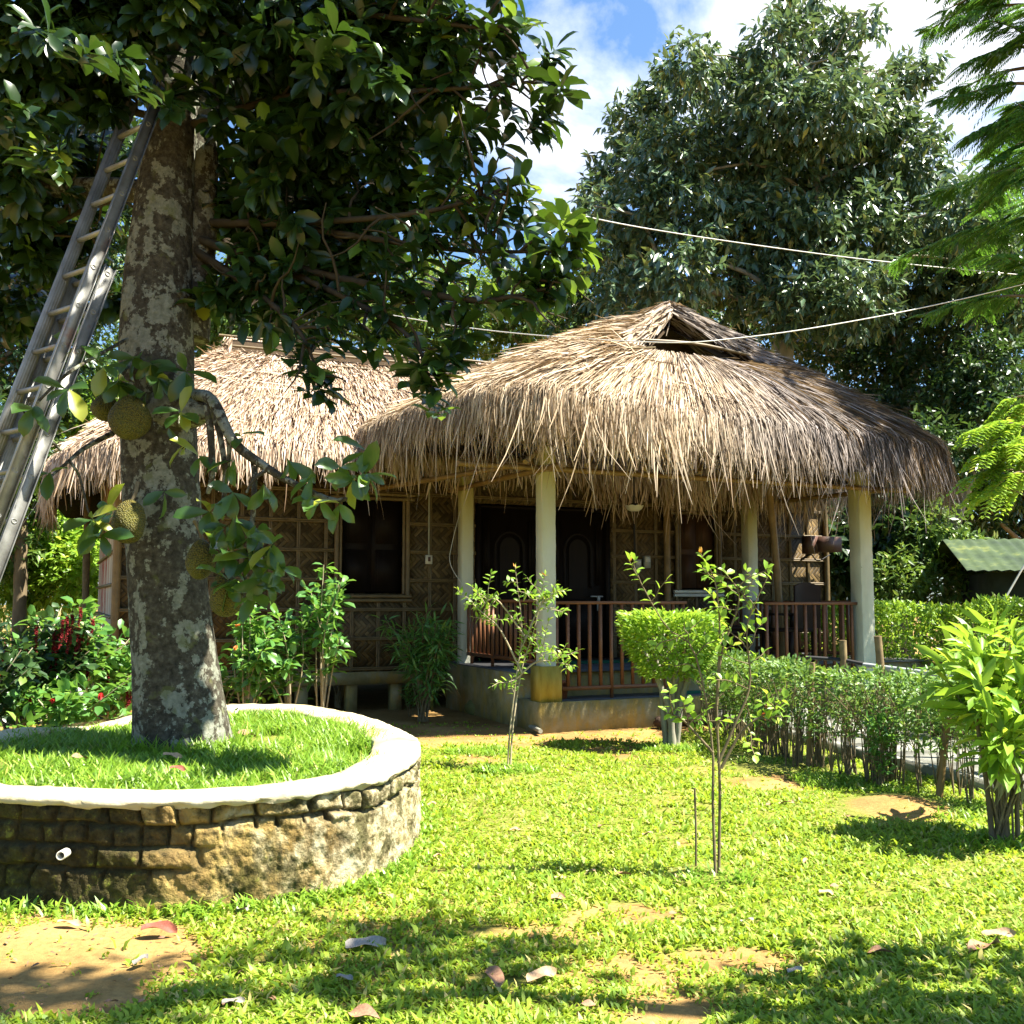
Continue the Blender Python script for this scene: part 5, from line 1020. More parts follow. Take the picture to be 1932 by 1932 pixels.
# ---- shrubs, hedges, saplings
def shrub(name, label, base, h, rx, ry, nst, nl, L, Wr, mat, smat, tpl=T_LANCE, r=.012, z0=.25, group=None, cat='shrub', top=.0, droop=.15, upn=.5, flower=None, lean=(0, 0), power=1.0, parts=True):
    base = np.asarray(base, float); root = thing(name, label, cat, base, 0, group); m, l = MB(), MB(); PP, DD, NN, tips = [], [], [], []
    for i in range(nst):
        a = R.uniform(0, 2 * np.pi); rr = R.random() ** .5; z = h * (1 - .45 * rr ** 2 * R.random()) * R.uniform(.72, 1.0)
        e = np.array([rx * rr * math.cos(a) + lean[0], ry * rr * math.sin(a) + lean[1], z]); s = np.array([R.normal(0, .04 * rx + .01), R.normal(0, .04 * ry + .01), 0]); c = s * .4 + e * .6 * np.array([.55, .55, 1.0]) + rnd(1, .03 * h)[0]
        q = spline([s, c, e], 10); m.tube(q, np.linspace(r, r * .3, 10), 5, cap=False); tips.append(e)
        k = max(3, nl // nst); f = z0 + (1 - z0) * R.random(k) ** (1 / (1 + power * .6)); p = lerp_rows(q, f * 9)
        t = nrm(q[-1] - q[-3]); d = rnd(k, .75) * np.array([1, 1, .6]) + t * .35 + np.array([0, 0, -droop]); d = nrm(d)
        PP.append(p + d * np.abs(R.normal(0, .10 * min(rx, ry) + .01, k))[:, None]); DD.append(d); NN.append(np.array([0, 0, upn * 2]) + rnd(k, .45))
    PP, DD, NN = np.vstack(PP), np.vstack(DD), np.vstack(NN); ll = L * R.uniform(.55, 1.2, len(PP)); leaves(l, PP, DD, NN, ll, ll * Wr, tpl)
    m.build('stem', smat, root, smooth=True); l.build('foliage', mat, root)
    if flower:
        mt, k, kind = flower
        for i in range(k):
            p = max((PP[R.integers(len(PP))] for _ in range(4)), key=lambda v: -v[1] + .35 * v[2]) + np.array([0, -.09, 0]); f = MB()
            if kind == 'tail':
                g = spline([p, p + np.array([.01, -.02, -.07]), p + np.array([R.normal(0, .02), -.03, -R.uniform(.16, .3)])], 40); leaves(f, np.repeat(g, 5, 0), rnd(200, 1.0) + np.array([0, 0, -.4]), rnd(200), .022, .012)
            elif kind == 'bud':
                d = nrm(np.array([R.normal(0, .5), -.4, -.3])); leaves(f, np.repeat(p[None], 9, 0), d + rnd(9, .16), rnd(9), .07, .03, T_LANCE)
            else:
                leaves(f, np.repeat(p[None], 40, 0), nrm(rnd(40)) + np.array([0, -.2, .5]), rnd(40), .04, .02, T_LANCE)
            f.build('flower', M[mt], root)
    return root
def shrubs():
    # left: red flowered thicket
    for px, Y, h, rx, lab, fl in ((40, 9.6, 1.45, .75, 'dark leafy flowering shrub with red buds at the left edge', ('redflower', 7, 'bud')), (150, 9.9, 1.5, .7, 'shrub with hanging red tassel flowers left of the jackfruit trunk', ('chenille', 26, 'tail')), (215, 10.3, 1.05, .6, 'low shrub with red tassels against the bamboo end wall', ('chenille', 16, 'tail')), (-40, 9.0, 1.1, .6, 'dark shrub with red buds cut off by the left picture edge', ('redflower', 4, 'bud')), (120, 9.2, .8, .65, 'low leafy shrub with bare pale stems behind the planter', ('redflower', 4, 'bud'))):
        x = at(px, 1137, Y)[0]; shrub('flowering_shrub', lab, (x, Y, 0), h, rx, .55, 13, 720, .13, .55, M['shrubleaf'] if px > 100 else M['darkleaf'], M['palestem'], T_LEAF, .014, .28, 'red flowered shrubs left of the house', droop=.25, flower=fl)
    shrub('backdrop_shrub', 'dark undergrowth shrub behind the red flowered shrubs', (at(60, 1137, 12.5)[0], 12.5, 0), 1.3, 1.3, .8, 16, 1100, .13, .5, M['darkleaf'], M['twig'], T_LEAF, .012, .15)
    # in front of the left wall
    for px, Y, h, rx, n, lab in ((470, 10.6, 1.55, .5, 560, 'leafy shrub with a few orange blossoms behind the planter, right of the trunk'), (545, 10.8, 1.5, .5, 480, 'bright leaved shrub in front of the woven wall, between two taller shrubs'), (612, 10.9, 1.85, .36, 420, 'tallest bright leaved shrub standing before the dark left window'), (420, 10.9, .9, .5, 260, 'low shrub close to the jackfruit trunk in front of the house')):
        shrub('garden_shrub', lab, (at(px, 1137, Y)[0], Y, 0), h, rx, .4, 9, n, .13, .5, M['shrubleaf'], M['palestem'], T_LEAF, .012, .3, 'sunlit shrubs before the left wall', droop=.2, flower=('orangeflower', 2, 'bud') if px in (470, 620) else None)
    b = gp(636, 1335); root = shrub('pruned_shrub', 'small pruned shrub with a cut stub and pale new shoots behind the planter rim', b, .78, .32, .25, 6, 120, .07, .3, M['limeleaf'], M['palestem'], T_LANCE, .010, .72, droop=-.1)
    m = MB(); m.tube([(0, .02, 0), (.02, .02, .2), (.05, .02, .40)], [.03, .026, .024], 8); m.build('cut_stub', M['palestem'], root)
    # shaded plants by the porch corner
    shrub('leafy_bush', 'dense dark bush with narrow leaves in the shade left of the porch', (*at(800, 1137, 12.3)[:2], 0), 1.38, .48, .4, 24, 1500, .16, .17, M['shrubleaf'], M['twig'], T_LANCE, .01, .2, droop=.35)
    def strap(name, lab, base, n, L, wd, mat, spread=.8, cat='plant', group=None):
        base = np.asarray(base, float); m = MB(); root = thing(name, lab, cat, base, 0, group)
        for i in range(n):
            a = R.uniform(0, 6.28); d = np.array([math.cos(a), math.sin(a), 0]); l = L * R.uniform(.6, 1.1); sp = spread * R.uniform(.3, 1.1); z0 = R.uniform(0, .35) * L
            q = spline([np.array([0, 0, z0 * .6]), d * l * .25 * sp + np.array([0, 0, l * .55 + z0]), d * l * .7 * sp + np.array([0, 0, l * (.8 - .35 * sp) + z0]), d * l * sp + np.array([0, 0, l * (.75 - .75 * sp) + z0])], 9)
            sd = np.cross(d, [0, 0, 1.0]); ww = wd * np.array([.5, .8, 1, 1, .95, .85, .65, .4, .03]) / 2; V = np.stack([q - sd * ww[:, None], q - np.array([0, 0, 1]) * (ww * .35)[:, None], q + sd * ww[:, None]], 1).reshape(-1, 3); m.grid(V, 9, 3)
        m.build('foliage', mat, root, smooth=True); return root
    strap('strap_plant', 'strap-leaved plant in front of the back left porch post', gp(868, 1330), 26, .85, .06, M['shrubleaf'], .6)
    strap('strap_plant', 'dark low strap-leaved plant at the foot of the dense dark bush', gp(815, 1345), 16, .55, .05, M['darkleaf'], .7)
    strap('strap_plant', 'bright strap-leaved weed growing at the foot of the planter wall', gp(505, 1612), 16, .30, .035, M['limeleaf'], .85)
    strap('strap_plant', 'short grassy tuft against the planter wall, right of the bright strap-leaved weed', gp(600, 1592), 12, .19, .022, M['limeleaf'], .9)
    strap('strap_plant', 'small leafy weed on the earth below the planter wall', gp(405, 1660), 12, .20, .028, M['limeleaf'], .95)
    shrub('weed', 'thin pale weed against the mossy dark left part of the planter wall', gp(25, 1668), .34, .28, .06, 5, 70, .055, .2, M['shrubleaf'], M['twig'], T_LANCE, .003, .2, cat='weed')
    shrub('weed', 'slender weed below the drain pipe of the planter', gp(205, 1668), .24, .08, .05, 2, 30, .05, .22, M['shrubleaf'], M['twig'], T_LANCE, .003, .25, cat='weed')
    shrub('weed', 'leafy sprout at the planter wall above the bright strap-leaved weed', gp(482, 1605), .33, .08, .06, 2, 12, .13, .42, M['limeleaf'], M['twig'], T_LEAF, .004, .5, cat='weed')
    shrub('weed', 'tiny weed in the shade between the dark bush and the planter', gp(775, 1352), .42, .14, .12, 5, 90, .06, .4, M['shrubleaf'], M['twig'], T_LANCE, .004, .2, cat='weed')
    # topiary on several trunks
    b = gp(1268, 1408); root = thing('topiary_bush', 'flat-topped clipped bush on a cluster of bare trunks in front of the porch', 'bush', b)
    m, l = MB(), MB()
    for k, (dx, dy, tx, ty, r) in enumerate(((0, -.03, -.32, .0, .042), (.03, .03, .25, .1, .045), (-.05, .02, -.18, .25, .035), (.04, -.02, .36, -.1, .035), (0, .0, .05, -.2, .03), (.02, .04, .1, .3, .03))):
        q = spline([np.array([dx, dy, -.02]), np.array([dx * 1.3 + tx * .08, dy + ty * .1, .35]), np.array([tx * .5, ty * .5, .72]), np.array([tx, ty, 1.02])], 14); m.tube(q, r * np.linspace(1, .4, 14) * (1 + .12 * np.sin(np.arange(14) * 1.9 + k)), 9)
        for i in range(5): limb(m, q[8 + i] , q[8 + i] + np.array([R.normal(0, .15), R.normal(0, .15), R.uniform(.12, .28)]), .011, .004, 0, 5, 6)
    m.build('trunk', M['greybark'], root, smooth=True); n = 5200
    a = R.uniform(0, 6.28, n); zz = 1 - R.random(n) ** 1.6 * .47; rr = np.sqrt(R.random(n)); rmax = .50 * (.45 + .55 * np.clip((zz - .52) / .36, 0, 1) ** .75); rr = np.where(zz > .9, rr, rr ** .45)
    P = np.stack([np.cos(a) * rr * rmax, np.sin(a) * rr * rmax, zz * 1.27 + R.normal(0, .02, n)], 1); D = np.stack([np.cos(a) * (.3 + rr), np.sin(a) * (.3 + rr), np.where(zz > .85, .75, .05)], 1) + rnd(n, .4)
    ll = R.uniform(.045, .085, n); leaves(l, P, D, np.array([0, 0, 1.0]) + rnd(n, .5), ll, ll * .42, T_LANCE); l.build('foliage', M['limeleaf'], root)
    # saplings drawn stem by stem
    def sapling(name, lab, stems, L, Wr, mat, smat, r=.012, gap=.03, f0=.3, tpl=T_LEAF, side=0, tip=None, sl=.22):
        base = np.array(stems[0][0], float); base[2] = 0; root = thing(name, lab, 'sapling', base); m, l = MB(), MB(); PP, DD = [], []
        def dress(q, f0, k=1.0):
            ln = np.sum(np.linalg.norm(np.diff(q, axis=0), axis=1)); n = max(3, int(ln * (1 - f0) / gap)); f = f0 + (1 - f0) * (np.arange(n) + .5) / n
            p = lerp_rows(q, f * (len(q) - 1)); t = nrm(q[-1] - q[0]); sd = nrm(np.cross(t, [.2, -1, .1])); sg = np.where(np.arange(n) % 2, 1, -1)[:, None]
            PP.append(p); DD.append(sd * sg + t * .55 + rnd(n, .28))
            PP.append(q[-1:]); DD.append(t[None])
        for st in stems:
            q = spline(np.array(st[1:] if False else st, float), 18) - base; m.tube(q, np.linspace(r, r * .3, 18), 6); dress(q, f0)
            for i in range(side):
                k = R.integers(7, 17); e = q[k] + nrm(rnd(1) * np.array([1, .7, .5]) + np.array([[0, 0, .45]]))[0] * sl * R.uniform(.5, 1.2); g = limb(m, q[k], e, r * .35, .0025, .02, 5, 8); dress(g, .15)
        PP, DD = np.vstack(PP), np.vstack(DD); ll = L * R.uniform(.6, 1.2, len(PP)); leaves(l, PP, DD, np.array([0, -.25, 1.0]) + rnd(len(PP), .35), ll, ll * Wr, tpl)
        m.build('stem', smat, root, smooth=True); l.build('foliage', mat, root)
        if tip is not None:
            f = MB(); P = np.array([np.array(s[-1], float) - base for s in stems[:2] for _ in range(3)]); leaves(f, P, rnd(len(P), .5) + np.array([0, 0, .9]), rnd(len(P)), .04, .016, T_LANCE); f.build('young_tip', M[tip], root)
        return root
    Y = gp(958, 1450)[1]; A = lambda x, y, d=0: at(x, y, Y + d); g0 = gp(958, 1452)
    sapling('sapling', 'thin sapling with small pale leaves in front of the plinth post', [[g0, A(962, 1380), A(975, 1270), A(985, 1190), A(972, 1070)], [g0 + [.02, 0, 0], A(968, 1370), A(985, 1260, .1), A(1010, 1180, .1), A(1028, 1085, .1)], [A(985, 1270), A(945, 1190), A(920, 1165), A(892, 1140)], [A(975, 1280), A(1010, 1250), A(1045, 1245), A(1090, 1228)], [A(990, 1200), A(935, 1130), A(905, 1150)], [A(985, 1220), A(1015, 1150), A(1030, 1130)]], .062, .5, M['limeleaf'], M['palestem'], .010, .023, .40, T_LANCE, 8, 'tipleaf')
    Y2 = gp(1350, 1655)[1]; A = lambda x, y, d=0: at(x, y, Y2 + d); g0 = gp(1350, 1658)
    sapling('sapling', 'tall spindly sapling with round leaves standing alone in the near lawn', [[g0, A(1345, 1520), A(1343, 1400), A(1310, 1230), A(1255, 1180), A(1188, 1060)], [g0 + [.02, .02, 0], A(1358, 1480), A(1352, 1330), A(1358, 1200), A(1350, 1100), A(1322, 1045)], [A(1352, 1330), A(1362, 1230), A(1395, 1130), A(1365, 1075)], [A(1355, 1440), A(1385, 1370), A(1415, 1290), A(1410, 1180), A(1450, 1085)], [A(1360, 1450), A(1400, 1380), A(1440, 1350), A(1470, 1340)], [A(1345, 1420), A(1290, 1360), A(1260, 1345)]], .052, .62, M['limeleaf'], M['twig'], .009, .026, .45, T_LEAF, 7, 'tipleaf', .2)
    g = gp(1313, 1640); m = MB(); m.tube(spline([g - [0, 0, .03], g + [.003, 0, .2], g + [0, 0, .42]], 8), .006, 6); tag(m.build('thin_stake', M['twig'], smooth=True), 'thin upright stake in the lawn beside the spindly sapling', 'stake')
    shrub('small_bush', 'small glossy upright bush on the bare mound in front of the hedge', gp(1662, 1488), .62, .14, .14, 12, 420, .07, .36, M['shrubleaf'], M['twig'], T_LANCE, .006, .1, droop=-.1)
    shrub('flower_bush', 'straggly little bush with orange blossoms at the edge of the lawn by the hedge', gp(1440, 1432), .62, .22, .16, 8, 130, .06, .5, M['shrubleaf'], M['twig'], T_LEAF, .005, .3, flower=('orangeflower', 3, 'ball'))
    # right hand shrub with several trunks
    b = gp(1892, 1585); root = shrub('leafy_shrub', 'big lime-leaved shrub on several bare trunks at the right edge of the lawn', b, 1.28, .52, .45, 20, 760, .21, .28, M['limeleaf'], M['twig'], T_LEAF, .008, .48, droop=.2, lean=(.08, .05))
    m = MB()
    for dx, r in ((-.06, .019), (.02, .022), (.09, .017), (.14, .019)): m.tube(spline([(dx, 0, -.03), (dx * 1.2, .02, .3), (dx * 2.0, .03, .75)], 8), np.linspace(r, r * .6, 8), 8)
    m.build('trunk', M['bark'], root, smooth=True); m = MB(); n = 46; P = np.stack([R.uniform(-.12, .22, n), R.uniform(-.18, .05, n), R.uniform(.42, .68, n)], 1); leaves(m, P, rnd(n, .22) + np.array([0, -.1, -1]), rnd(n, .5) + np.array([0, -1, 0]), R.uniform(.16, .28, n), .03, T_LANCE); m.build('withered_leaves', M['deadleaf'], root)
    shrub('leafy_shrub', 'lush shrub with long pointed bright leaves behind the big lime-leaved shrub', (*at(1880, 1137, 8.2)[:2], 0), 1.42, .55, .4, 16, 330, .24, .2, M['limeleaf'], M['twig'], T_LANCE, .012, .45, droop=-.1)
    shrub('leafy_shrub', 'leafy shrub between the grey pipe rail and the far hedge', (*at(1760, 1137, 10.6)[:2], 0), .75, .7, .4, 14, 500, .10, .4, M['shrubleaf'], M['twig'], T_LANCE, .008, .2)
    # hedges
    def hedge(name, lab, P, wid, h, n, L, mat, stems, z0=.45, topn=0, group=None):
        P = np.array(P, float); base = np.array([*P[0], 0]); root = thing(name, lab, 'hedge', base, 0, group); seg = np.linalg.norm(np.diff(P, axis=0), axis=1); cum = np.concatenate([[0], np.cumsum(seg)]) / seg.sum()
        def along(f): return np.stack([np.interp(f, cum, P[:, 0]), np.interp(f, cum, P[:, 1])], 1)
        f = R.random(n); c = along(f); t = nrm(along(np.minimum(f + .01, 1)) - along(f - .01)); nn = np.stack([-t[:, 1], t[:, 0]], 1)
        o = R.uniform(-1, 1, n); o = np.sign(o) * np.abs(o) ** .5 * wid / 2; hh = h * (.93 + .14 * vnoise(f * seg.sum() * 1.7, f * 0, 3)); z = hh * (z0 + (1 - z0) * R.random(n) ** .75); tp = R.random(n) < topn; z = np.where(tp, hh * R.uniform(.94, 1.05, n), z); o = np.where(tp, R.uniform(-1, 1, n) * wid / 2, o)
        p = np.concatenate([c + nn * o[:, None], z[:, None]], 1) - base; d = np.concatenate([nn * np.sign(o)[:, None] * .6, np.where(tp, .6, .1)[:, None]], 1) + rnd(n, .6); l = MB(); ll = L * R.uniform(.6, 1.25, n); leaves(l, p, d, np.array([0, -.2, 1.0]) + rnd(n, .5), ll, ll * .45, T_SIMPLE)
        m = MB(); f = R.random(stems); c = along(f); 
        for i in range(stems):
            x, y = c[i] - base[:2] + R.normal(0, wid * .22, 2)
            for q in range(3): m.tube(spline([(x, y, -.02), (x + R.normal(0, .03), y + R.normal(0, .03), h * .4), (x + R.normal(0, .12), y + R.normal(0, .1), h * R.uniform(.75, .95))], 5), [.006, .005, .004, .003, .002], 4, cap=False)
        m.build('stem', M['twig'], root); l.build('foliage', mat, root); return root
    A, B, C, D = gp(1400, 1398), gp(1525, 1447), gp(1790, 1502), gp(1930, 1560)
    hedge('thin_hedge', 'see-through hedge on bare thin stems along the near side of the concrete path', [gp(1350, 1372)[:2], A[:2], B[:2], C[:2], (C + (C - B) * .5)[:2]], .36, .83, 10500, .055, M['hedgeleaf'], 150, .33, .12)
    hedge('clipped_hedge', 'thick clipped hedge with a sunlit flat top beyond the right porch post', [(4.55, 15.0), (6.2, 14.7), (7.3, 14.0)], 1.1, 1.33, 7000, .095, M['limeleaf'], 40, .12, .3)
    hedge('low_hedge', 'low ground-hugging hedge on the far side of the path below the grey pipe', [HW(3.75, -.75, 0)[:2], (HW(3.75, -.75, 0)[:2] + PATH_D * 2.6), (HW(3.75, -.75, 0)[:2] + PATH_D * 4.6)], .55, .55, 3600, .06, M['shrubleaf'], 60, .1, .2)
    hedge('yellow_hedge', 'yellow-green variegated hedge seen through the far porch railing', [HW(5.2, 3.3, 0)[:2] + np.array([.6, -.9]), (5.9, 15.9)], .6, 1.2, 1400, .12, M['limeleaf'], 20, .2, .2)
    hedge('rear_hedge', 'sunlit hedge behind the house, glimpsed under the raised floor', [HW(-5.5, 9.3, 0)[:2], HW(1.5, 9.3, 0)[:2]], .8, 1.0, 2600, .12, M['limeleaf'], 30, .02, .2)
    # fence sticks and pipe rail
    for px, py, tx, ty, r, lab in ((1400, 1392, 1412, 1228, .022, 'dark stick post at the porch end of the thin hedge'), (1524, 1448, 1533, 1250, .026, 'brown bamboo stick post in the middle of the thin hedge'), (1768, 1505, 1794, 1300, .028, 'yellowish leaning bamboo post in the thin hedge nearest the big shrub')):
        g = gp(px, py); e = at(tx, ty, g[1]); m = MB(); m.tube(spline([g - [0, 0, .1], (g + e) / 2 + [.006, 0, 0], e], 9), r * np.array([1, .98, 1.06, .98, .97, 1.05, .95, .93, .9]), 8); tag(m.build('fence_post', M['stick' if px < 1700 else 'bamboo'], smooth=True), lab, 'post', 'stick posts along the hedge')
    for px, py, tx, ty, Y, lab in ((1595, 1290, 1590, 1208, 10.9, 'short dark post holding the left end of the pipe rail'), (1672, 1290, 1656, 1200, 10.6, 'slanting short dark post beside the right porch post')):
        e = at(tx, ty, Y); g = np.array([at(px, py, Y)[0], Y, -.05]); m = MB(); m.tube([g, (g + e) / 2, e], [.045, .04, .04], 8); tag(m.build('fence_post', M['stick'], smooth=True), lab, 'post', 'posts of the pipe rail')
    o = thing('pipe_rail', 'grey pipe on a black bar laid as a low rail beyond the path', 'rail', (0, 0, 0)); m = MB(); m.tube([at(1630, 1255, 10.8), at(1800, 1277, 10.0)], .028, 10); m.build('pipe', M['pipe'], o, smooth=True); m = MB(); m.tube([at(1520, 1240, 11.0), at(1590, 1245, 10.9), at(1636, 1254, 10.79)], .02, 8); m.build('bar', M['black'], o, smooth=True)
    # ground cover in the far right and left
    def cover(name, lab, fn, n, L, mat, h):
        P = fn(n); m = MB(); k = 5; Q = np.repeat(P, k, 0); Q[:, 2] += R.random(len(Q)) * h; ll = L * R.uniform(.6, 1.3, len(Q)); leaves(m, Q, rnd(len(Q), .8) + np.array([0, 0, .25]), np.array([0, 0, 1.0]) + rnd(len(Q), .5), ll, ll * .4); o = m.build(name, mat); tag(o, lab, 'ground cover', None, 'stuff')
    cover('undergrowth', 'low leafy undergrowth beyond the path and behind the house', lambda n: np.concatenate([np.stack([R.uniform(4.2, 9.5, n), R.uniform(9.5, 19, n), np.zeros(n)], 1), np.stack([R.uniform(-11, -5.3, n), R.uniform(9.2, 20, n), np.zeros(n)], 1)]), 1800, .11, M['shrubleaf'], .28)
    cover('undergrowth', 'dark undergrowth below the trees in the distance', lambda n: np.stack([R.uniform(-16, 19, n), R.uniform(20.5, 27, n), np.zeros(n)], 1), 3500, .22, M['darkleaf'], 1.3)
shrubs()

# ---- lawn and litter
base_j = at(345, 1425, 6.93)
def grass():
    def blades(P, h, w, lean):
        n = len(P); a = R.uniform(0, 6.28, n); d = np.stack([np.cos(a), np.sin(a), np.zeros(n)], 1); sd = np.stack([-np.sin(a + R.normal(0, .4, n)), np.cos(a), np.zeros(n)], 1)
        l1 = lean * R.uniform(.4, 1.2, n); l2 = l1 + R.uniform(.3, .9, n); up = np.array([0, 0, 1.0])
        m1 = P + (d * np.sin(l1)[:, None] + up * np.cos(l1)[:, None]) * (h * .55)[:, None]; tp = m1 + (d * np.sin(l2)[:, None] + up * np.cos(l2)[:, None]) * (h * .5)[:, None]
        V = np.stack([P - sd * (w * .35)[:, None], P + sd * (w * .35)[:, None], m1 + sd * (w * .5)[:, None], m1 - sd * (w * .5)[:, None], tp], 1).reshape(-1, 3); o = (np.arange(n) * 5)[:, None]
        return V, [o + np.array([[0, 1, 2, 3]]), o + np.array([[3, 2, 4]])]
    N = 92000; y = 2.9 + (13.2 - 2.9) * R.random(N) ** 1.75; x = (R.uniform(-.56, .56, N)) * (y + .5)
    b = bare(x, y); s, t = to_local(x, y); pa, pq = path_coord(x, y)
    bad = in_poly(x, y, closed_spline(PL * .0 + PL, 120)) | ((t > -.2) & (s > -.3)) | ((t > 1.2) & (s > -5)) | ((pq > .2) & (pq < 1.9) & (pa > -.5)) | ((t > -.8) & (s > 1.9) & (s < 3.4))
    tuft = vnoise(x * 7, y * 7, 41)
    ok = ~bad & (R.random(N) > np.clip(b * 1.05, 0, np.where((x < -.5) & (y < 4.6), .985, .90))) & (tuft > .12 + .25 * b); x, y = x[ok], y[ok]; b = b[ok]
    k = 4; n = len(x); P = np.stack([np.repeat(x, k) + R.normal(0, .018, n * k), np.repeat(y, k) + R.normal(0, .018, n * k), np.full(n * k, -.012)], 1); bb = np.repeat(b, k)
    big = np.repeat(np.where(R.random(n) < .16, 1.5, 1.0), k); h = big * R.uniform(.024, .052, n * k) * (1 - .35 * bb) * (.75 + .6 * vnoise(P[:, 0] * 2.3, P[:, 1] * 2.3, 42)); w = big * R.uniform(.007, .0135, n * k) * (.85 + .05 * P[:, 1])
    m = MB(); V, F = blades(P, h, w, .85); m.add(V, F); o = m.build('lawn_grass', M['grass']); tag(o, 'short bright carpet grass of the lawn with worn patches', 'grass', None, 'stuff')
    N = 15000; x = R.uniform(-3.7, -.6, N); y = R.uniform(4.9, 9.2, N); I = PC + (closed_spline(PL, 120)[:, :2] - PC) * .865; ok = in_poly(x, y, I) & (np.hypot(x + 2.2, y - 6.95) > .33) & (vnoise(x * 3, y * 3, 44) > .22); x, y = x[ok], y[ok]; k = 4; n = len(x)
    P = np.stack([np.repeat(x, k) + R.normal(0, .02, n * k), np.repeat(y, k) + R.normal(0, .02, n * k), np.full(n * k, .40)], 1); h = R.uniform(.06, .15, n * k) * (.6 + .8 * vnoise(P[:, 0] * 2, P[:, 1] * 2, 45)); w = R.uniform(.008, .014, n * k)
    m = MB(); V, F = blades(P, h, w, .6); m.add(V, F); o = m.build('planter_grass', M['grass2']); tag(o, 'longer juicy grass growing inside the round planter', 'grass', None, 'stuff')
    n = 420; a = R.uniform(0, 6.28, n); q = .33 + np.abs(R.normal(0, .07, n)); P = np.stack([base_j[0] + np.cos(a) * q, base_j[1] + np.sin(a) * q, np.full(n, .39)], 1); P = np.repeat(P, 3, 0); V, F = blades(P, R.uniform(.09, .22, len(P)), R.uniform(.009, .016, len(P)), .45); 
    mm = MB(); mm.add(V, F); tag(mm.build('trunk_tufts', M['grass2']), 'tall grass tufts at the foot of the jackfruit trunk', 'grass', None, 'stuff')
    # taller weeds along walls and stems
    m = MB(); Q = []
    for px, py, r, n_ in ((958, 1455, .28, 300), (1350, 1660, .2, 160), (1265, 1412, .35, 300), (1662, 1492, .2, 90), (1440, 1440, .3, 160), (1890, 1590, .35, 200), (1800, 1530, .4, 260), (1600, 1480, .35, 200), (900, 1420, .3, 160), (1560, 1470, .3, 160)):
        c = gp(px, py); a = R.uniform(0, 6.28, n_); q = r * np.sqrt(R.random(n_)); Q.append(np.stack([c[0] + np.cos(a) * q, c[1] + np.sin(a) * q * .7, np.full(n_, -.01)], 1))
    O = closed_spline(PL, 400)[:, :2]; i = R.integers(0, 400, 1500); q = O[i] + (O[i] - PC) / np.linalg.norm(O[i] - PC, axis=1)[:, None] * np.abs(R.normal(.03, .09, 1500))[:, None]; ok = R.random(1500) < np.where(q[:, 0] > -2.4, .8, .3); Q.append(np.concatenate([q[ok], np.full((ok.sum(), 1), -.01)], 1))
    P = np.repeat(np.vstack(Q), 3, 0); P[:, :2] += R.normal(0, .015, (len(P), 2)); V, F = blades(P, R.uniform(.04, .10, len(P)), R.uniform(.008, .016, len(P)), .85); m.add(V, F); o = m.build('weeds', M['grass2']); tag(o, 'taller weeds round the stems and along the foot of the planter wall', 'weeds', None, 'stuff')
grass()

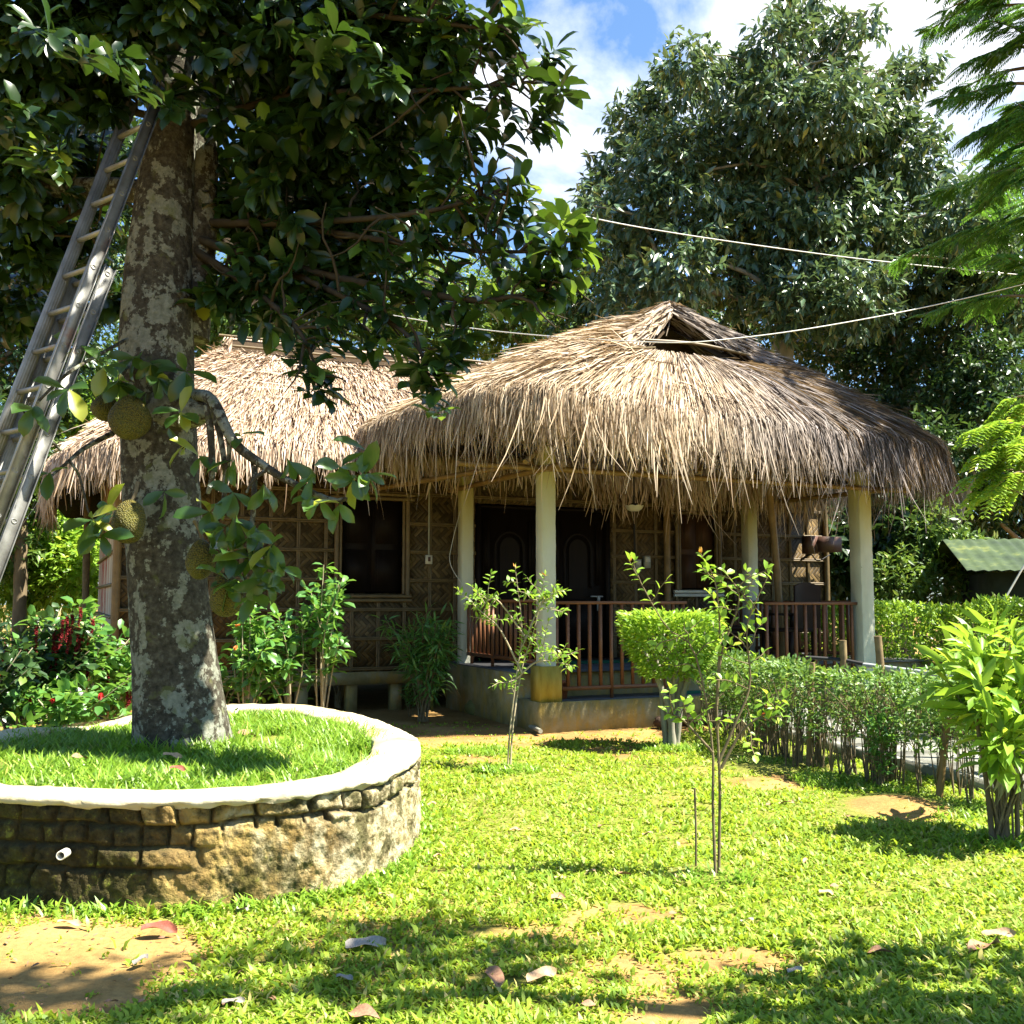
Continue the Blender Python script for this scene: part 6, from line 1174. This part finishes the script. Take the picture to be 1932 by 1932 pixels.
def litter():
    kinds = {}
    for kind, mat in (('redleaf', 'redleaf'), ('tanleaf', 'tanleaf'), ('greyleaf', 'greyleaf'), ('pinkleaf', 'pinkleaf'), ('drygrass', 'drygrass')):
        m = MB(); nu, nv = 13, 7; V = []; cu = R.uniform(.15, .5); tw = R.uniform(-.5, .5)
        for i in range(nu):
            f = i / (nu - 1); hw = .5 * math.sin(min(1, f * 1.02 + .03) * np.pi) ** .75 * (1 - .25 * f)
            for j in range(nv):
                s = (j / (nv - 1) - .5) * 2; y = s * hw * .5; z = abs(s) ** 1.5 * hw * .45 * cu + .16 * math.sin(f * 3.0) * cu + .06 * s * math.sin(f * 7 + tw * 5) + tw * .12 * s * f + .012 * abs(math.sin(f * 26)) * abs(s)
                V.append((f - .5, y, z))
        m.grid(np.array(V), nu, nv); kinds[kind] = m.build('fallen_leaf', M[mat], smooth=True)
    L = [(300,1762,.17,'redleaf',.2,'dark red-brown fallen leaf on the bare earth below the planter'),(265,1818,.10,'greyleaf',1.2,'small curled dark leaf on the bare earth'),(456,1722,.12,'greyleaf',2.2,'pale grey curled leaf on grass right of the bare earth'),(690,1790,.19,'greyleaf',.35,'large pale tan leaf on the shaded grass'),(560,1662,.14,'redleaf',.5,'reddish leaf on the grass below the planter wall'),(152,1682,.16,'redleaf',-.1,'rusty ribbed leaf lying against the foot of the planter wall'),
         (970,1572,.09,'pinkleaf',.4,'pink fallen leaf in the middle of the sunny lawn'),(826,1622,.08,'pinkleaf',1.0,'small salmon leaf on the lawn right of the planter'),(730,1695,.10,'tanleaf',-.3,'round tan leaf on the grass above the shaded patch'),(1050,1700,.10,'pinkleaf',.2,'pale pink leaf left of the thin stake'),(1022,1850,.17,'tanleaf',.7,'broad orange-tan leaf in the near grass'),(930,1856,.19,'drygrass',1.9,'large crumpled brown leaf in the near grass'),(1175,1660,.12,'drygrass',-.4,'folded brown leaf near the thin stake'),
         (1058,1664,.07,'tanleaf',.1,'small tan leaf left of the folded brown leaf'),(1115,1650,.06,'tanleaf',.3,'tiny tan leaf on the lawn between planter and stake'),(1484,1518,.12,'tanleaf',-.2,'tan leaf at the lawn edge below the orange blossoms'),(1452,1522,.08,'drygrass',.6,'small brown leaf next to the tan leaf at the lawn edge'),(1860,1795,.22,'drygrass',.5,'long curled brown leaf in the shade at the lower right'),(1885,1772,.15,'tanleaf',-.3,'dry tan leaf above the long curled brown leaf'),
         (1660,1805,.14,'drygrass',-.7,'dark curled leaf left of the long curled brown leaf'),(815,1522,.09,'pinkleaf',.8,'pinkish leaf just right of the planter wall'),(1135,1565,.07,'drygrass',.2,'small brown leaf high on the sunny lawn'),(1222,1577,.09,'tanleaf',.5,'slender tan leaf left of the spindly sapling top shadow'),(690,1928,.16,'drygrass',-.5,'brown leaf at the bottom edge of the picture'),(440,1900,.09,'greyleaf',.1,'small grey leaf on the bare earth near the bottom edge'),(210,1900,.06,'drygrass',.6,'tiny dry scrap on the bare earth at lower left'),
         (130,1750,.12,'tanleaf',.0,'flat tan leaf at the edge of the bare earth'),(1600,1545,.07,'drygrass',1.3,'small dark leaf in front of the mound'),(1410,1745,.07,'greyleaf',.2,'little grey leaf right of the spindly sapling'),(1560,1690,.10,'tanleaf',.3,'tan leaf on the sunny grass right of the spindly sapling'),(1580,1682,.09,'drygrass',.1,'brown leaf beside the tan leaf on the sunny grass'),(650,1850,.09,'greyleaf',-.5,'grey leaf in the near shaded grass'),(1520,1630,.07,'pinkleaf',.9,'pinkish leaf on the bright grass in front of the mound'),
         (755,1610,.07,'drygrass',1.5,'upright brown leaf near the planter wall'),(1275,1730,.08,'drygrass',.4,'brown leaf below the spindly sapling'),(1115,1905,.08,'drygrass',-.2,'brown scrap near the bottom centre'),(1500,1840,.08,'greyleaf',.4,'grey leaf on the edge of the lower right shade')]
    used = set()
    for px, py, sz, kind, rz, lab in L:
        g = gp(px, py); o = kinds[kind]
        if kind in used: o = o.copy(); COL.objects.link(o)
        used.add(kind); sz *= .88; o.location = (g[0], g[1], .012 + R.random() * .01); o.scale = (sz, sz * R.uniform(.85, 1.15), sz); o.rotation_euler = (R.normal(0, .2), R.normal(0, .12), rz); tag(o, lab, 'leaf', 'fallen leaves on the lawn')
    for px, py, z, kind, sz, rz, lab in ((710,2180,0,0,0,0,''),):
        pass
    for px, py, sz, kind, rz, lab in ((465,1395,.14,'drygrass',.4,'crumpled dry leaf in the planter grass right of the trunk'),(325,1435,.11,'tanleaf',.2,'tan leaf in the planter grass in front of the trunk'),(150,1440,.11,'drygrass',.9,'brown leaf in the planter grass at the left'),(335,1462,.09,'redleaf',.2,'small rusty leaf on the inner edge of the planter rim')):
        g = gp(px, py, .47); o = kinds[kind].copy(); COL.objects.link(o); o.location = g + np.array([0, 0, .03]); o.scale = (sz,) * 3; o.rotation_euler = (.3, .2, rz); tag(o, lab, 'leaf', 'fallen leaves in the planter')
    # tiny scraps scattered on the earth
    m = MB(); P = np.array([gp(R.uniform(0, 560), R.uniform(1720, 1930)) for _ in range(150)]); leaves(m, P + [0, 0, .006], rnd(150) * [1, 1, .1], rnd(150, .3) + [0, 0, 1], R.uniform(.012, .04, 150), R.uniform(.006, .016, 150), T_LANCE); tag(m.build('leaf_litter', M['drygrass']), 'dark leaf scraps strewn over the bare earth', 'litter', None, 'stuff')
litter()
